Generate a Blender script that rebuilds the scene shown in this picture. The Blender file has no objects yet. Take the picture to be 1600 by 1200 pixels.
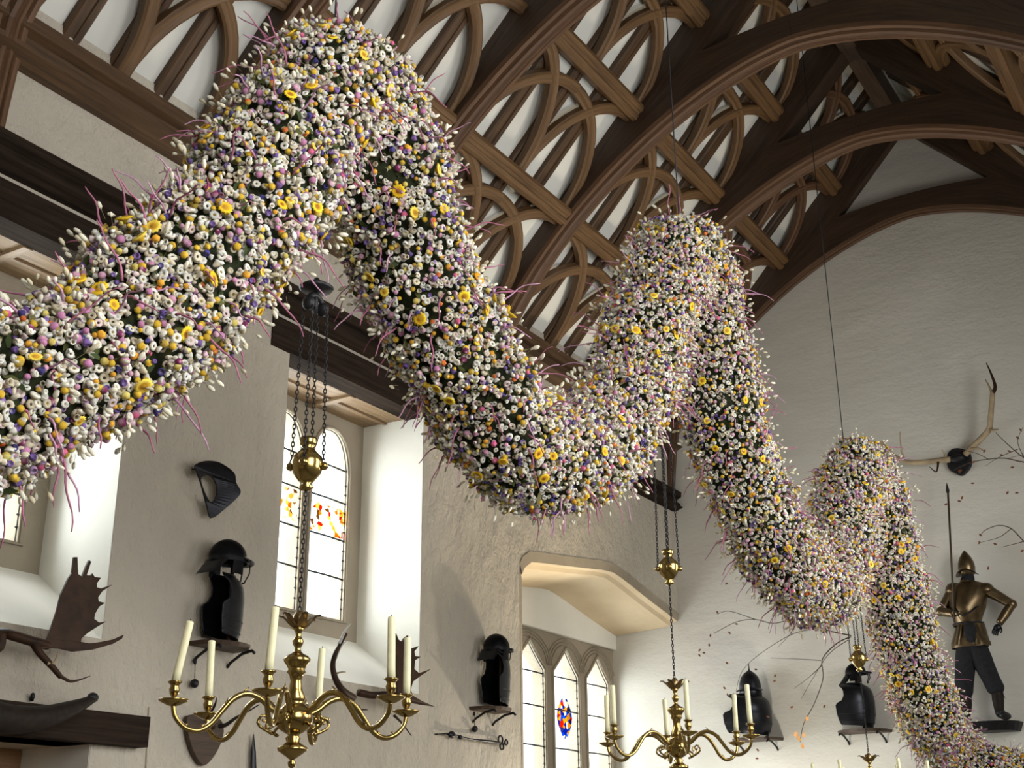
import bpy, math, random
import numpy as np
from mathutils import Vector, Matrix
random.seed(7); rng=np.random.default_rng(7)
SC=bpy.context.scene; COL=SC.collection
# ------------------------------------------------------------------ camera solved from the photograph
FPX,YAW,PITCH,ROLL=1978.88,.5573,.3628,-.0082
CAM=np.array([0,0,1.6])
_F=np.array([math.cos(YAW)*math.cos(PITCH),math.sin(YAW)*math.cos(PITCH),math.sin(PITCH)])
_R=np.array([math.sin(YAW),-math.cos(YAW),0]); _U=np.cross(_R,_F)
_R,_U=_R*math.cos(ROLL)+_U*math.sin(ROLL),-_R*math.sin(ROLL)+_U*math.cos(ROLL)
def _ray(x,y): return _F+_R*(x-800)/FPX-_U*(y-600)/FPX
def onY(x,y,Y):
    d=_ray(x,y); t=Y/d[1]; return Vector(CAM+d*t)
def onX(x,y,X):
    d=_ray(x,y); t=X/d[0]; return Vector(CAM+d*t)
cd=bpy.data.cameras.new('camera'); cam=bpy.data.objects.new('camera',cd); COL.objects.link(cam)
cd.sensor_width=36; cd.lens=FPX*36/1600; cd.clip_end=200; cd.clip_start=.05
cam.matrix_world=Matrix(((_R[0],_U[0],-_F[0],0),(_R[1],_U[1],-_F[1],0),(_R[2],_U[2],-_F[2],1.6),(0,0,0,1)))
SC.camera=cam
SC.view_settings.view_transform='Standard'; SC.view_settings.look='None'
SC.view_settings.exposure=0.0
try:
    SC.cycles.use_denoising=True; SC.cycles.max_bounces=8; SC.cycles.diffuse_bounces=4; SC.cycles.transparent_max_bounces=12
    SC.cycles.sample_clamp_indirect=6; SC.cycles.caustics_reflective=False; SC.cycles.caustics_refractive=False
except Exception: pass
# ------------------------------------------------------------------ hall dimensions
YC=3.006; W=3.35; YL=YC+W; YR=YC-W; XE=13.943; BAY=2.0098; ZA=9.9725; SLP=1.063
AL=math.atan(SLP); CA,SA=math.cos(AL),math.sin(AL)
XT=[XE-.062]+[XE-BAY*k for k in (1,2,3,4)]+[XE-BAY*5+.13]
TIER=[.05,1.045,2.15,3.39,4.62]; RN=.20          # distances down the slope: ridge, purlins, plate
def S(x,s,n,sg):                        # point on a roof slope: x along the hall, s down the slope, n outwards
    return Vector((x,YC+sg*(s*CA+n*SA),ZA-s*SA+n*CA))
# ------------------------------------------------------------------ materials
def newmat(name):
    m=bpy.data.materials.new(name); m.use_nodes=True; nt=m.node_tree; b=nt.nodes['Principled BSDF']; return m,nt,b
def N(nt,t,**k):
    n=nt.nodes.new(t)
    for a,v in k.items():
        if a.startswith('i_'): n.inputs[a[2:].replace('_',' ')].default_value=v
        else: setattr(n,a,v)
    return n
def ramp(nt,fac,stops):
    r=N(nt,'ShaderNodeValToRGB'); e=r.color_ramp.elements
    while len(e)<len(stops): e.new(.5)
    for q,(p,c) in zip(e,stops): q.position=p; q.color=(*c,1)
    nt.links.new(fac,r.inputs[0]); return r.outputs[0]
def bump(nt,b,h,strength,dist):
    n=N(nt,'ShaderNodeBump'); n.inputs['Strength'].default_value=strength; n.inputs['Distance'].default_value=dist
    nt.links.new(h,n.inputs['Height']); nt.links.new(n.outputs[0],b.inputs['Normal'])
def m_plaster(name,c0,c1,lump=.5,dist=.03,sc=3.2,stretch=(1,1,1)):
    m,nt,b=newmat(name); tc=N(nt,'ShaderNodeTexCoord'); mp=N(nt,'ShaderNodeMapping'); mp.inputs['Scale'].default_value=stretch
    nt.links.new(tc.outputs['Object'],mp.inputs[0])
    a=N(nt,'ShaderNodeTexNoise'); a.inputs['Scale'].default_value=sc; a.inputs['Detail'].default_value=7; a.inputs['Roughness'].default_value=.6
    f=N(nt,'ShaderNodeTexNoise'); f.inputs['Scale'].default_value=1.3; f.inputs['Detail'].default_value=5
    g=N(nt,'ShaderNodeTexNoise'); g.inputs['Scale'].default_value=45; g.inputs['Detail'].default_value=3
    for q in (a,f,g): nt.links.new(mp.outputs[0],q.inputs['Vector'])
    nt.links.new(ramp(nt,f.outputs[0],[(.3,c0),(.7,c1)]),b.inputs['Base Color'])
    mx=N(nt,'ShaderNodeMath',operation='MULTIPLY_ADD'); mx.inputs[1].default_value=.12; nt.links.new(g.outputs[0],mx.inputs[0]); nt.links.new(a.outputs[0],mx.inputs[2])
    bump(nt,b,mx.outputs[0],lump,dist); b.inputs['Roughness'].default_value=.95; b.inputs['Specular IOR Level'].default_value=.15
    return m
def m_wood(name,c0,c1,rough=.55,sx=1.6,sy=28):
    m,nt,b=newmat(name); tc=N(nt,'ShaderNodeTexCoord'); mp=N(nt,'ShaderNodeMapping'); mp.inputs['Scale'].default_value=(sx,sy,1)
    nt.links.new(tc.outputs['UV'],mp.inputs[0])
    a=N(nt,'ShaderNodeTexNoise'); a.inputs['Scale'].default_value=1; a.inputs['Detail'].default_value=6; a.inputs['Roughness'].default_value=.65
    nt.links.new(mp.outputs[0],a.inputs['Vector'])
    o=N(nt,'ShaderNodeTexNoise'); o.inputs['Scale'].default_value=2.2; nt.links.new(tc.outputs['Object'],o.inputs['Vector'])
    mx=N(nt,'ShaderNodeMath',operation='ADD'); nt.links.new(a.outputs[0],mx.inputs[0]); nt.links.new(o.outputs[0],mx.inputs[1])
    nt.links.new(ramp(nt,mx.outputs[0],[(.75,c0),(1.25,c1)]) if False else ramp(nt,a.outputs[0],[(.32,c0),(.68,c1)]),b.inputs['Base Color'])
    bump(nt,b,a.outputs[0],.5,.006); b.inputs['Roughness'].default_value=rough; b.inputs['Specular IOR Level'].default_value=.35 if rough<.7 else .08
    return m
def m_plain(name,c,rough=.5,metal=0,spec=.5,var=.0,sc=30):
    m,nt,b=newmat(name); b.inputs['Roughness'].default_value=rough; b.inputs['Metallic'].default_value=metal; b.inputs['Specular IOR Level'].default_value=spec
    tc=N(nt,'ShaderNodeTexCoord'); a=N(nt,'ShaderNodeTexNoise'); a.inputs['Scale'].default_value=sc; a.inputs['Detail'].default_value=4
    nt.links.new(tc.outputs['Object'],a.inputs['Vector'])
    v=max(var,.06); nt.links.new(ramp(nt,a.outputs[0],[(.3,tuple(x*(1-v) for x in c)),(.7,tuple(min(1,x*(1+v)) for x in c))]),b.inputs['Base Color'])
    return m
def m_attr(name,rough=.8,trans=.0):
    m,nt,b=newmat(name); a=N(nt,'ShaderNodeAttribute',attribute_name='Col'); nt.links.new(a.outputs['Color'],b.inputs['Base Color'])
    b.inputs['Roughness'].default_value=rough; b.inputs['Specular IOR Level'].default_value=.2
    if trans:
        t=N(nt,'ShaderNodeBsdfTranslucent'); nt.links.new(a.outputs['Color'],t.inputs[0]); mx=N(nt,'ShaderNodeMixShader'); mx.inputs[0].default_value=trans
        nt.links.new(b.outputs[0],mx.inputs[1]); nt.links.new(t.outputs[0],mx.inputs[2]); nt.links.new(mx.outputs[0],nt.nodes['Material Output'].inputs[0])
    return m
M={}
M['plaster']=m_plaster('lime_plaster',(.43,.39,.325),(.53,.485,.41),1.0,.085,4.0,(1,1,.6))
M['plaster_end']=m_plaster('end_wall_plaster',(.53,.51,.455),(.60,.58,.525),.45,.045,3.0,(1,.6,1.3))
M['plaster_white']=m_plaster('white_plaster',(.70,.69,.63),(.80,.79,.73),.35,.02)
M['plaster_roof']=m_plaster('roof_plaster',(.62,.62,.58),(.72,.72,.67),.2,.01)
M['stone']=m_plaster('granite_stone',(.27,.23,.175),(.37,.32,.245),.5,.015,14)
M['stone_warm']=m_plaster('pale_stone',(.52,.41,.27),(.66,.54,.37),.4,.02,8)
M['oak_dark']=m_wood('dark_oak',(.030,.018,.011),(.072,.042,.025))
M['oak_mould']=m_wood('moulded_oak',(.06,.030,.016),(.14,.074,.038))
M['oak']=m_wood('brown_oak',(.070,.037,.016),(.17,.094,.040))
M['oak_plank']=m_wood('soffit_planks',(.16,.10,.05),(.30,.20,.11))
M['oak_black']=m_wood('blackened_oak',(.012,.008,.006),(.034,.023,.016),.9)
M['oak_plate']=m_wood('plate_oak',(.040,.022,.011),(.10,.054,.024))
M['brass']=m_plain('aged_brass',(.37,.265,.095),.20,1,.5,.15,12)
M['brass_dull']=m_plain('dull_brass',(.30,.21,.10),.32,1,.5,.2,12)
M['iron']=m_plain('black_iron',(.018,.018,.02),.5,.6,.5,.3)
M['steel']=m_plain('dark_armour_steel',(.020,.021,.026),.34,.75,.5,.3,8)
M['bronze']=m_plain('bronzed_armour',(.14,.10,.055),.33,.9,.5,.35,9)
M['cloth']=m_plain('black_cloth',(.016,.016,.019),.95,0,.2,.2)
M['wax']=m_plain('candle_wax',(.78,.74,.48),.5,0,.4,.04)
M['antler']=m_plain('antler_bone',(.036,.018,.010),.55,0,.15,.45,9)
M['antler_pale']=m_plain('pale_antler',(.30,.23,.14),.6,0,.4,.35,9)
M['antler_white']=m_plain('antler_tip',(.42,.42,.40),.5,0,.4,.3,20)
M['horn']=m_plain('dark_horn',(.018,.013,.010),.6,0,.12,.3)
M['lead']=m_plain('lead_came',(.03,.035,.04),.6,.5,.4)
M['twig']=m_plain('twig_bark',(.07,.05,.04),.9,0,.2)
M['leafdry']=m_plain('dry_leaf',(.16,.06,.03),.8,0,.3)
M['leaforange']=m_plain('orange_leaf',(.85,.42,.14),.7,0,.3)
M['brick']=m_wood('alcove_boards',(.20,.10,.05),(.34,.20,.10))
M['floor']=m_plaster('flagstone',(.20,.18,.15),(.28,.26,.22),.4,.01)
M['petal']=m_attr('dried_petals',.75,.18)
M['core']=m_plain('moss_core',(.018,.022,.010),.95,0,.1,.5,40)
def m_glass():
    m,nt,b=newmat('window_glass'); nt.nodes.remove(b); t=N(nt,'ShaderNodeBsdfTransparent'); t.inputs[0].default_value=(.97,.985,.98,1)
    g=N(nt,'ShaderNodeBsdfGlossy'); g.inputs['Roughness'].default_value=.05; mx=N(nt,'ShaderNodeMixShader'); mx.inputs[0].default_value=.03
    nt.links.new(t.outputs[0],mx.inputs[1]); nt.links.new(g.outputs[0],mx.inputs[2]); nt.links.new(mx.outputs[0],nt.nodes['Material Output'].inputs[0]); return m
def m_stain(name,sc,stops):
    m,nt,b=newmat(name); nt.nodes.remove(b); tc=N(nt,'ShaderNodeTexCoord'); v=N(nt,'ShaderNodeTexVoronoi'); v.inputs['Scale'].default_value=sc
    nt.links.new(tc.outputs['Object'],v.inputs['Vector']); sp=N(nt,'ShaderNodeSeparateColor'); nt.links.new(v.outputs['Color'],sp.inputs[0])
    c=ramp(nt,sp.outputs[0],stops); 
    for q in nt.nodes:
        if q.type=='VALTORGB': q.color_ramp.interpolation='CONSTANT'
    t=N(nt,'ShaderNodeBsdfTransparent'); nt.links.new(c,t.inputs[0]); nt.links.new(t.outputs[0],nt.nodes['Material Output'].inputs[0]); return m
M['glass']=m_glass()
M['stain']=m_stain('orange_stained_glass',26,[(0,(1,1,1)),(.50,(.95,.40,.03)),(.60,(1,.72,.22)),(.70,(.7,.10,.03)),(.74,(1,1,.97)),(.95,(.35,.2,.08))])
M['stain2']=m_stain('blue_stained_glass',20,[(0,(.03,.09,.45)),(.25,(1,.5,.06)),(.45,(.9,.9,1)),(.6,(.05,.2,.7)),(.8,(.7,.08,.03)),(.9,(.9,.85,.6))])
# ------------------------------------------------------------------ mesh building
class MB:
    def __init__(s): s.v=[]; s.f=[]; s.uv=[]; s.sm=[]
    def add(s,vs,fs,uvs=None,smooth=True):
        o=len(s.v); s.v+= [tuple(v) for v in vs]
        for i,f in enumerate(fs):
            s.f.append([o+j for j in f]); s.sm.append(smooth); s.uv.append(uvs[i] if uvs else None)
        return s
    def box(s,a,b,long=0):
        x0,y0,z0=a; x1,y1,z1=b
        vs=[(x,y,z) for x in (x0,x1) for y in (y0,y1) for z in (z0,z1)]
        fs=[(0,1,3,2),(4,6,7,5),(0,4,5,1),(2,3,7,6),(0,2,6,4),(1,5,7,3)]
        uv=[]
        for f in fs:
            uv.append([(vs[i][long],vs[i][(long+1)%3]+vs[i][(long+2)%3]*1.0) for i in f])
        return s.add(vs,fs,uv,False)
    def tube(s,path,rad,seg=8,caps=True,ell=None,up=None,smooth=True,prof=None):
        P=[Vector(p) for p in path]; n=len(P)
        if not hasattr(rad,'__len__'): rad=[rad]*n
        T=[(P[min(i+1,n-1)]-P[max(i-1,0)]).normalized() for i in range(n)]
        u=Vector(up) if up else (Vector((0,0,1)) if abs(T[0].z)<.9 else Vector((1,0,0)))
        vs=[];L=0;Ls=[]
        if prof is None: prof=[(math.cos(2*math.pi*k/seg),math.sin(2*math.pi*k/seg)) for k in range(seg)]
        seg=len(prof)
        for i in range(n):
            if i: L+=(P[i]-P[i-1]).length
            Ls.append(L)
            a=(u-T[i]*u.dot(T[i]))
            if a.length<1e-6: a=T[i].orthogonal()
            a.normalize()
            if not up: u=a
            b=T[i].cross(a); r=rad[i]; e=ell[i] if ell else 1
            vs+=[P[i]+a*(r*c*e)+b*(r*d) for c,d in prof]
        pl=[0]
        for k in range(seg):
            c,d=prof[k],prof[(k+1)%seg]; pl.append(pl[-1]+math.hypot(c[0]-d[0],c[1]-d[1])*(max(rad)))
        fs=[];uv=[]
        for i in range(n-1):
            for k in range(seg):
                k2=(k+1)%seg; fs.append((i*seg+k,i*seg+k2,(i+1)*seg+k2,(i+1)*seg+k))
                uv.append([(Ls[i],pl[k]),(Ls[i],pl[k+1]),(Ls[i+1],pl[k+1]),(Ls[i+1],pl[k])])
        if caps:
            fs.append(tuple(range(seg))[::-1]); uv.append([(0,0)]*seg); fs.append(tuple((n-1)*seg+k for k in range(seg))); uv.append([(0,0)]*seg)
        return s.add(vs,fs,uv,smooth)
    def lathe(s,prof,c=(0,0,0),seg=16,ax=None,flute=None):
        # prof: (r,h) along axis ax
        ax=Vector(ax).normalized() if ax else Vector((0,0,1)); a=ax.orthogonal().normalized(); b=ax.cross(a); c=Vector(c)
        vs=[];fs=[]
        for r,h in prof:
            for k in range(seg):
                t=2*math.pi*k/seg; rr=r*(1+(flute*math.cos(t*8) if flute else 0)); vs.append(c+ax*h+(a*math.cos(t)+b*math.sin(t))*rr)
        m=len(prof)
        for i in range(m-1):
            for k in range(seg):
                k2=(k+1)%seg; fs.append((i*seg+k,i*seg+k2,(i+1)*seg+k2,(i+1)*seg+k))
        fs.append(tuple(range(seg))[::-1]); fs.append(tuple((m-1)*seg+k for k in range(seg)))
        return s.add(vs,fs)
    def loft(s,rows,closed=False,smooth=True):
        n=len(rows[0]); vs=[p for r in rows for p in r]; fs=[];uv=[]
        for i in range(len(rows)-1):
            for k in range(n if closed else n-1):
                k2=(k+1)%n; fs.append((i*n+k,i*n+k2,(i+1)*n+k2,(i+1)*n+k)); uv.append([(i*.1,k*.1),(i*.1,k2*.1),(i*.1+.1,k2*.1),(i*.1+.1,k*.1)])
        return s.add(vs,fs,uv,smooth)
    def ellipsoid(s,c,r,seg=12,rings=7):
        c=Vector(c); vs=[];fs=[]
        for i in range(rings+1):
            ph=math.pi*i/rings
            for k in range(seg):
                t=2*math.pi*k/seg; q=max(math.sin(ph),.02); vs.append(c+Vector((r[0]*q*math.cos(t),r[1]*q*math.sin(t),r[2]*math.cos(ph))))
        for i in range(rings):
            for k in range(seg):
                k2=(k+1)%seg; fs.append((i*seg+k,(i+1)*seg+k,(i+1)*seg+k2,i*seg+k2))
        return s.add(vs,fs)
    def mesh(s,name,mat):
        me=bpy.data.meshes.new(name); me.from_pydata(s.v,[],s.f)
        me.polygons.foreach_set('use_smooth',s.sm)
        ul=me.uv_layers.new(name='UVMap'); d=[]
        for f,u in zip(s.f,s.uv):
            if u is None: u=[(s.v[i][0]+s.v[i][1],s.v[i][2]) for i in f]
            for q in u: d+=[q[0],q[1]]
        ul.data.foreach_set('uv',d); me.materials.append(mat); me.update(); return me
    def build(s,name,mat,parent=None):
        o=bpy.data.objects.new(name,s.mesh(name,mat)); COL.objects.link(o)
        if parent is not None:
            o.parent=parent; o.matrix_parent_inverse=parent_inv(parent)
        return o
def parent_inv(p):
    m=Matrix.Identity(4); q=p
    m=world_of(p).inverted(); return m
def world_of(o):
    m=Matrix.LocRotScale(o.location,o.rotation_euler,o.scale)
    if o.parent is not None: return world_of(o.parent)@o.matrix_parent_inverse@m
    return m
def obj(name,me,parent=None):
    o=bpy.data.objects.new(name,me); COL.objects.link(o)
    if parent is not None: o.parent=parent; o.matrix_parent_inverse=parent_inv(parent)
    return o
def tag(o,label,cat,group=None,kind=None):
    o['label']=label; o['category']=cat
    if group: o['group']=group
    if kind: o['kind']=kind
    return o
def thing(name,label,cat,loc=(0,0,0),group=None):
    o=bpy.data.objects.new(name,None); o.location=loc; o.empty_display_size=.1; COL.objects.link(o); return tag(o,label,cat,group)
def struct(o): o['kind']='structure'; return o
def smoothcurve(pts,n=8):
    P=[Vector(p) for p in pts]; out=[]
    for i in range(len(P)-1):
        a=P[max(i-1,0)];b=P[i];c=P[i+1];d=P[min(i+2,len(P)-1)]
        for k in range(n):
            t=k/n; out.append(.5*((2*b)+(c-a)*t+(2*a-5*b+4*c-d)*t*t+(3*b-a-3*c+d)*t**3))
    out.append(P[-1]); return out
def interp(vals,n=8):
    out=[]
    for i in range(len(vals)-1):
        for k in range(n): out.append(vals[i]+(vals[i+1]-vals[i])*k/n)
    return out+[vals[-1]]
def plate(name,loops,depth,fn,mat,bevel=0,res=1):
    """filled 2D outline with holes, given thickness; fn maps (u,v,w) to the world, w in [-depth/2,depth/2]"""
    cu=bpy.data.curves.new(name,'CURVE'); cu.dimensions='2D'; cu.fill_mode='BOTH'; cu.extrude=max(depth/2-bevel,0); cu.bevel_depth=bevel; cu.bevel_resolution=res
    for L in loops:
        sp=cu.splines.new('POLY'); sp.points.add(len(L)-1)
        for p,(u,v) in zip(sp.points,L): p.co=(u,v,0,1)
        sp.use_cyclic_u=True
    t=bpy.data.objects.new('t',cu); COL.objects.link(t)
    me=bpy.data.meshes.new_from_object(t.evaluated_get(bpy.context.evaluated_depsgraph_get())); me.name=name
    bpy.data.objects.remove(t); bpy.data.curves.remove(cu)
    uv=me.uv_layers[0] if me.uv_layers else me.uv_layers.new(name='UVMap')
    for l in me.loops:
        c=me.vertices[l.vertex_index].co; uv.data[l.index].uv=(c.x,c.y+c.z)
    for v in me.vertices: v.co=fn(v.co.x,v.co.y,v.co.z)
    me.materials.clear(); me.materials.append(mat)
    for p in me.polygons: p.use_smooth=False
    me.update(); return me

# ================================================================== SETTING
# ---- bay opening outline on the left wall (x,z)
bayX0=10.31
bay_out=[(bayX0,1.0),(bayX0,4.28)]+[(bayX0+.28*(1-math.cos(t)),4.28+.22*math.sin(t)) for t in (.3,.6,.9,1.2,1.5)]+[(11.4,4.60),(12.05,4.685),(12.3,4.70),(12.6,4.65),(13.2,4.53),(XE-.005,4.40),(XE-.005,1.0)]
def arch_z(x,off=0):
    P=bay_out[1:-1]
    for a,b in zip(P,P[1:]):
        if a[0]<=x<=b[0] and b[0]>a[0]: return a[1]+(b[1]-a[1])*(x-a[0])/(b[0]-a[0])-off
    return P[-1][1]-off
REC=[(3.56,5.36),(6.90,8.70)]; RZ0,RZ1=2.93,5.50
loops=[[(-3,0),(XE,0),(XE,.98),(XE+.0,6.95),(-3,6.95)]]
loops=[[(-3,0),(bayX0,0)]+bay_out[:-2]+[(XE,4.41),(XE,6.95),(-3,6.95)]]
for a,b in REC: loops.append([(a,RZ0),(b,RZ0),(b,RZ1),(a,RZ1)])
loops.append([(3.3,.1),(5.36,.1),(5.36,2.30),(3.3,2.30)])
wl=obj('wall_left',plate('wall_left',loops,.66,lambda u,v,w:Vector((u,YL+.33+w,v)),M['plaster'])); struct(wl)
# outer skin behind the wall so that no light leaks around the window stones
mb=MB().box((-3,7.02,0),(3.3,7.5,6.95)); mb.box((5.6,7.02,0),(6.85,7.5,6.95)); mb.box((8.98,7.02,0),(10.29,7.5,6.95))
for a,b in ((3.3,5.6),(6.85,8.98)): mb.box((a,7.02,5.5),(b,7.5,6.95)); mb.box((a,7.05,0),(b,7.5,3.3))
mb.box((10.29,7.62,4.3),(XE+.3,7.9,6.95)); mb.box((10.29,7.03,4.8),(XE+.3,7.9,6.95))
mb.box((10.0,7.02,0),(10.31,7.9,6.95))
struct(mb.build('wall_left_outer',M['plaster']))
# end wall (continues into the bay as its far reveal)
mb=MB(); mb.box((XE,YR-.4,0),(XE+.4,7.9,7.0)); 
mb.add([(XE,YR-.4,7),(XE,7.0,7),(XE,YC,11.2),(XE+.4,YR-.4,7),(XE+.4,7.0,7),(XE+.4,YC,11.2)],[(0,1,2),(3,5,4),(0,2,5,3),(1,4,5,2)],smooth=False)
struct(mb.build('wall_end',M['plaster_end']))
# unseen right wall; its three tall openings are added to let fill light in
loops=[[(-3,0),(XE,0),(XE,6.95),(-3,6.95)]]
RW=[(.6,3.0),(4.6,7.0),(8.6,11.0)]
for a,b in RW: loops.append([(a,2.4),(b,2.4),(b,5.4),(a,5.4)])
struct(obj('wall_right',plate('wall_right',loops,.3,lambda u,v,w:Vector((u,YR-.151+w,v)),M['plaster'])))
struct(MB().box((-3.3,YR-.3,0),(-3,8,11.5)).build('wall_back',M['plaster']))
struct(MB().box((-3,YR-.3,-.1),(XE+.3,8,0)).build('floor',M['floor']))
# ceiling plaster: one slope each side
for sg,nm in ((1,'ceiling_left'),(-1,'ceiling_right')):
    mb=MB(); vs=[]
    for n in (RN+.185,RN+.25):
        vs+=[S(-3,-.55,n,sg),S(XE+.2,-.55,n,sg),S(XE+.2,5.6,n,sg),S(-3,5.6,n,sg)]
    mb.add(vs,[(0,1,2,3),(7,6,5,4),(0,4,5,1),(1,5,6,2),(2,6,7,3),(3,7,4,0)],smooth=False)
    struct(mb.build(nm,M['plaster_roof']))
# wall tops up to the plate
# mouldings: wall plate and string course
def moulding(name,x0,x1,y,z0,z1,d,mat,sg=1,steps=((0,1),(.14,.9),(.2,.62),(.34,.66),(.42,.4),(.58,.44),(.66,.75),(.9,.8),(1,.6))):
    prof=[(y,z0)]+[(y-sg*d*k,z0+(z1-z0)*t) for t,k in [(0,.35)]+[(a,b) for a,b in steps[1:]]]+[(y,z1)]
    mb=MB(); vs=[(x,p[0],p[1]) for x in (x0,x1) for p in prof]; n=len(prof)
    fs=[(k,(k+1)%n,n+(k+1)%n,n+k) for k in range(n)]
    L=0;uv=[]
    for k in range(n):
        a,b=prof[k],prof[(k+1)%n]; l=math.hypot(a[0]-b[0],a[1]-b[1]); uv.append([(x0,L),(x0,L+l),(x1,L+l),(x1,L)]); L+=l
    fs+=[tuple(range(n))[::-1],tuple(range(n,2*n))]; uv+=[[(0,0)]*n]*2
    mb.add(vs,fs,uv,False); return mb.build(name,mat)
struct(moulding('trim_1',-3,XE,YL,6.42,6.78,.20,M['oak_plate']))
struct(moulding('trim_2',-3,XE-.01,YL,5.66,5.91,.16,M['oak_black']))
struct(moulding('trim_3',-3,XE,YR,6.42,6.78,.20,M['oak_plate'],-1))
# recess timber lintels, soffits, sills
for i,(a,b) in enumerate(REC):
    o=MB().box((a-.22,YL-.012,5.37),(b+.22,YL+.20,5.63)).build('trim_%d'%(4+i*3),M['oak_black']); struct(o)
    mb=MB()
    for k,(y0,y1) in enumerate(((.20,.33),(.335,.50),(.505,.70))): mb.box((a,YL+y0,5.385+.004*k),(b,YL+y1,5.45))
    mb.box((a+1.0,YL+.20,5.36),(a+1.07,YL+.70,5.40),1); mb.box((a,YL+.42,5.372),(b,YL+.45,5.40))
    struct(mb.build('trim_%d'%(5+i*3),M['oak_plank']))
    mb=MB(); mb.add([(a,YL,RZ0),(b,YL,RZ0),(b,YL+.69,3.42),(a,YL+.69,3.42),(a,YL+.69,RZ0-.05),(b,YL+.69,RZ0-.05),(a,YL+.02,RZ0-.05),(b,YL+.02,RZ0-.05)],[(0,1,2,3),(0,3,4,6),(1,7,5,2),(6,4,5,7),(0,6,7,1),(3,2,5,4)],smooth=False)
    struct(mb.build('trim_%d'%(6+i*3),M['plaster_white']))
    # whitened reveals lining the recess
    mb=MB(); mb.box((b-.004,YL+.004,RZ0),(b+.05,YL+.69,RZ1)); mb.box((a-.05,YL+.004,RZ0),(a+.004,YL+.69,RZ1))
    struct(mb.build('trim_%d'%(20+i),M['plaster_white']))
# ---- windows
def light_loop(x0,x1,z0,zs,za,pt=.5):
    xm=(x0+x1)/2; L=[(x0,z0),(x1,z0),(x1,zs)]
    n=7
    if pt>=1:
        f=lambda u:(1-u)**.9*(1-.25*u)+.0*u
        return L+[(xm+(x1-xm)*f(k/n),zs+(za-zs)*(k/n)) for k in range(1,n+1)]+[(xm-(xm-x0)*f(k/n),zs+(za-zs)*(k/n)) for k in range(n-1,0,-1)]+[(x0,zs)]
    for k in range(1,n+1):
        t=k/n*math.pi/2; L.append((xm+(x1-xm)*math.cos(t)**(1.0-pt*.35)*(1 if k<n else 0),zs+(za-zs)*(math.sin(t)**(1+pt*.25))))
    for k in range(n-1,0,-1):
        t=k/n*math.pi/2; L.append((xm-(xm-x0)*math.cos(t)**(1.0-pt*.35),zs+(za-zs)*(math.sin(t)**(1+pt*.25))))
    L.append((x0,zs)); return L
def window(name,y,x0,x1,z0,z1,lights,bars,stain=None,stainmat='stain',pt=.5,mat=None):
    loops=[[(x0,z0),(x1,z0),(x1,z1),(x0,z1)]]+[light_loop(*l,pt) for l in lights]
    fr=obj(name,plate(name,loops,.16,lambda u,v,w:Vector((u,y+.08+w,v)),mat or M['stone'])); struct(fr)
    for l in lights:    # inner roll moulding round each light
        L=light_loop(*l,pt); c=((l[0]+l[1])/2,(l[2]+l[4])/2)
        P=[Vector((c[0]+(u-c[0])*(1+.05/(l[1]-l[0])*1.1),y-.005,c[1]+(v-c[1])*(1+.022))) for u,v in L]; P.append(P[0])
        MB().tube(P,.017,6,False).build('moulding',mat or M['stone'],fr)
        g=obj('pane',plate('pane',[light_loop(l[0]-.02,l[1]+.02,l[2]-.02,l[3],l[4]+.02,pt)],.004,lambda u,v,w:Vector((u,y+.038+w,v)),M['glass']),fr)
        mb=MB()
        for z in bars:
            if l[2]<z<l[4]: mb.tube([(l[0]-.01,y+.022,z),((l[0]+l[1])/2,y+.022,z+.004),(l[1]+.01,y+.022,z)],.0085,6)
        # lead edge with small wire ties
        P=[Vector((u,y+.024,v)) for u,v in L]; P.append(P[0]); mb.tube(P,.006,4,False)
        k=l[2]+.1
        while k<l[3]:
            for xx in (l[0]+.008,l[1]-.008): mb.tube([(xx-.009,y+.02,k),(xx+.009,y+.02,k)],.008,4)
            k+=.085
        mb.build('leading',M['lead'],fr)
    if stain:
        for (a,b,c,d,kind) in stain:
            if kind=='rect': lp=[(a,c),(b,c),(b,d),(a,d)]
            else:
                lp=[((a+b)/2+(b-a)/2*math.cos(t*math.pi/8)*(1+.07*math.cos(t*math.pi/2)),(c+d)/2+(d-c)/2*math.sin(t*math.pi/8)*(1+.07*math.cos(t*math.pi/2))) for t in range(16)]
            obj('stained_panel',plate('stained_panel',[lp],.004,lambda u,v,w:Vector((u,y+.031+w,v)),M[stainmat]),fr)
    return fr
b2=[3.98,4.38,4.74,5.02][:4]
window('window_1',7.04,3.3,5.6,3.3,5.5,[(3.98,4.50,3.60,4.86,5.20),(4.64,5.16,3.60,4.86,5.20)],[3.92,4.28,4.62,4.95])
window('window_2',7.04,6.85,8.98,3.3,5.5,[(7.36,7.90,3.58,4.86,5.25),(8.02,8.50,3.58,4.86,5.25)],[3.94,4.28,4.62,4.92],[(7.37,7.89,4.33,4.6,'rect'),(8.04,8.49,4.30,4.56,'rect')])
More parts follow.
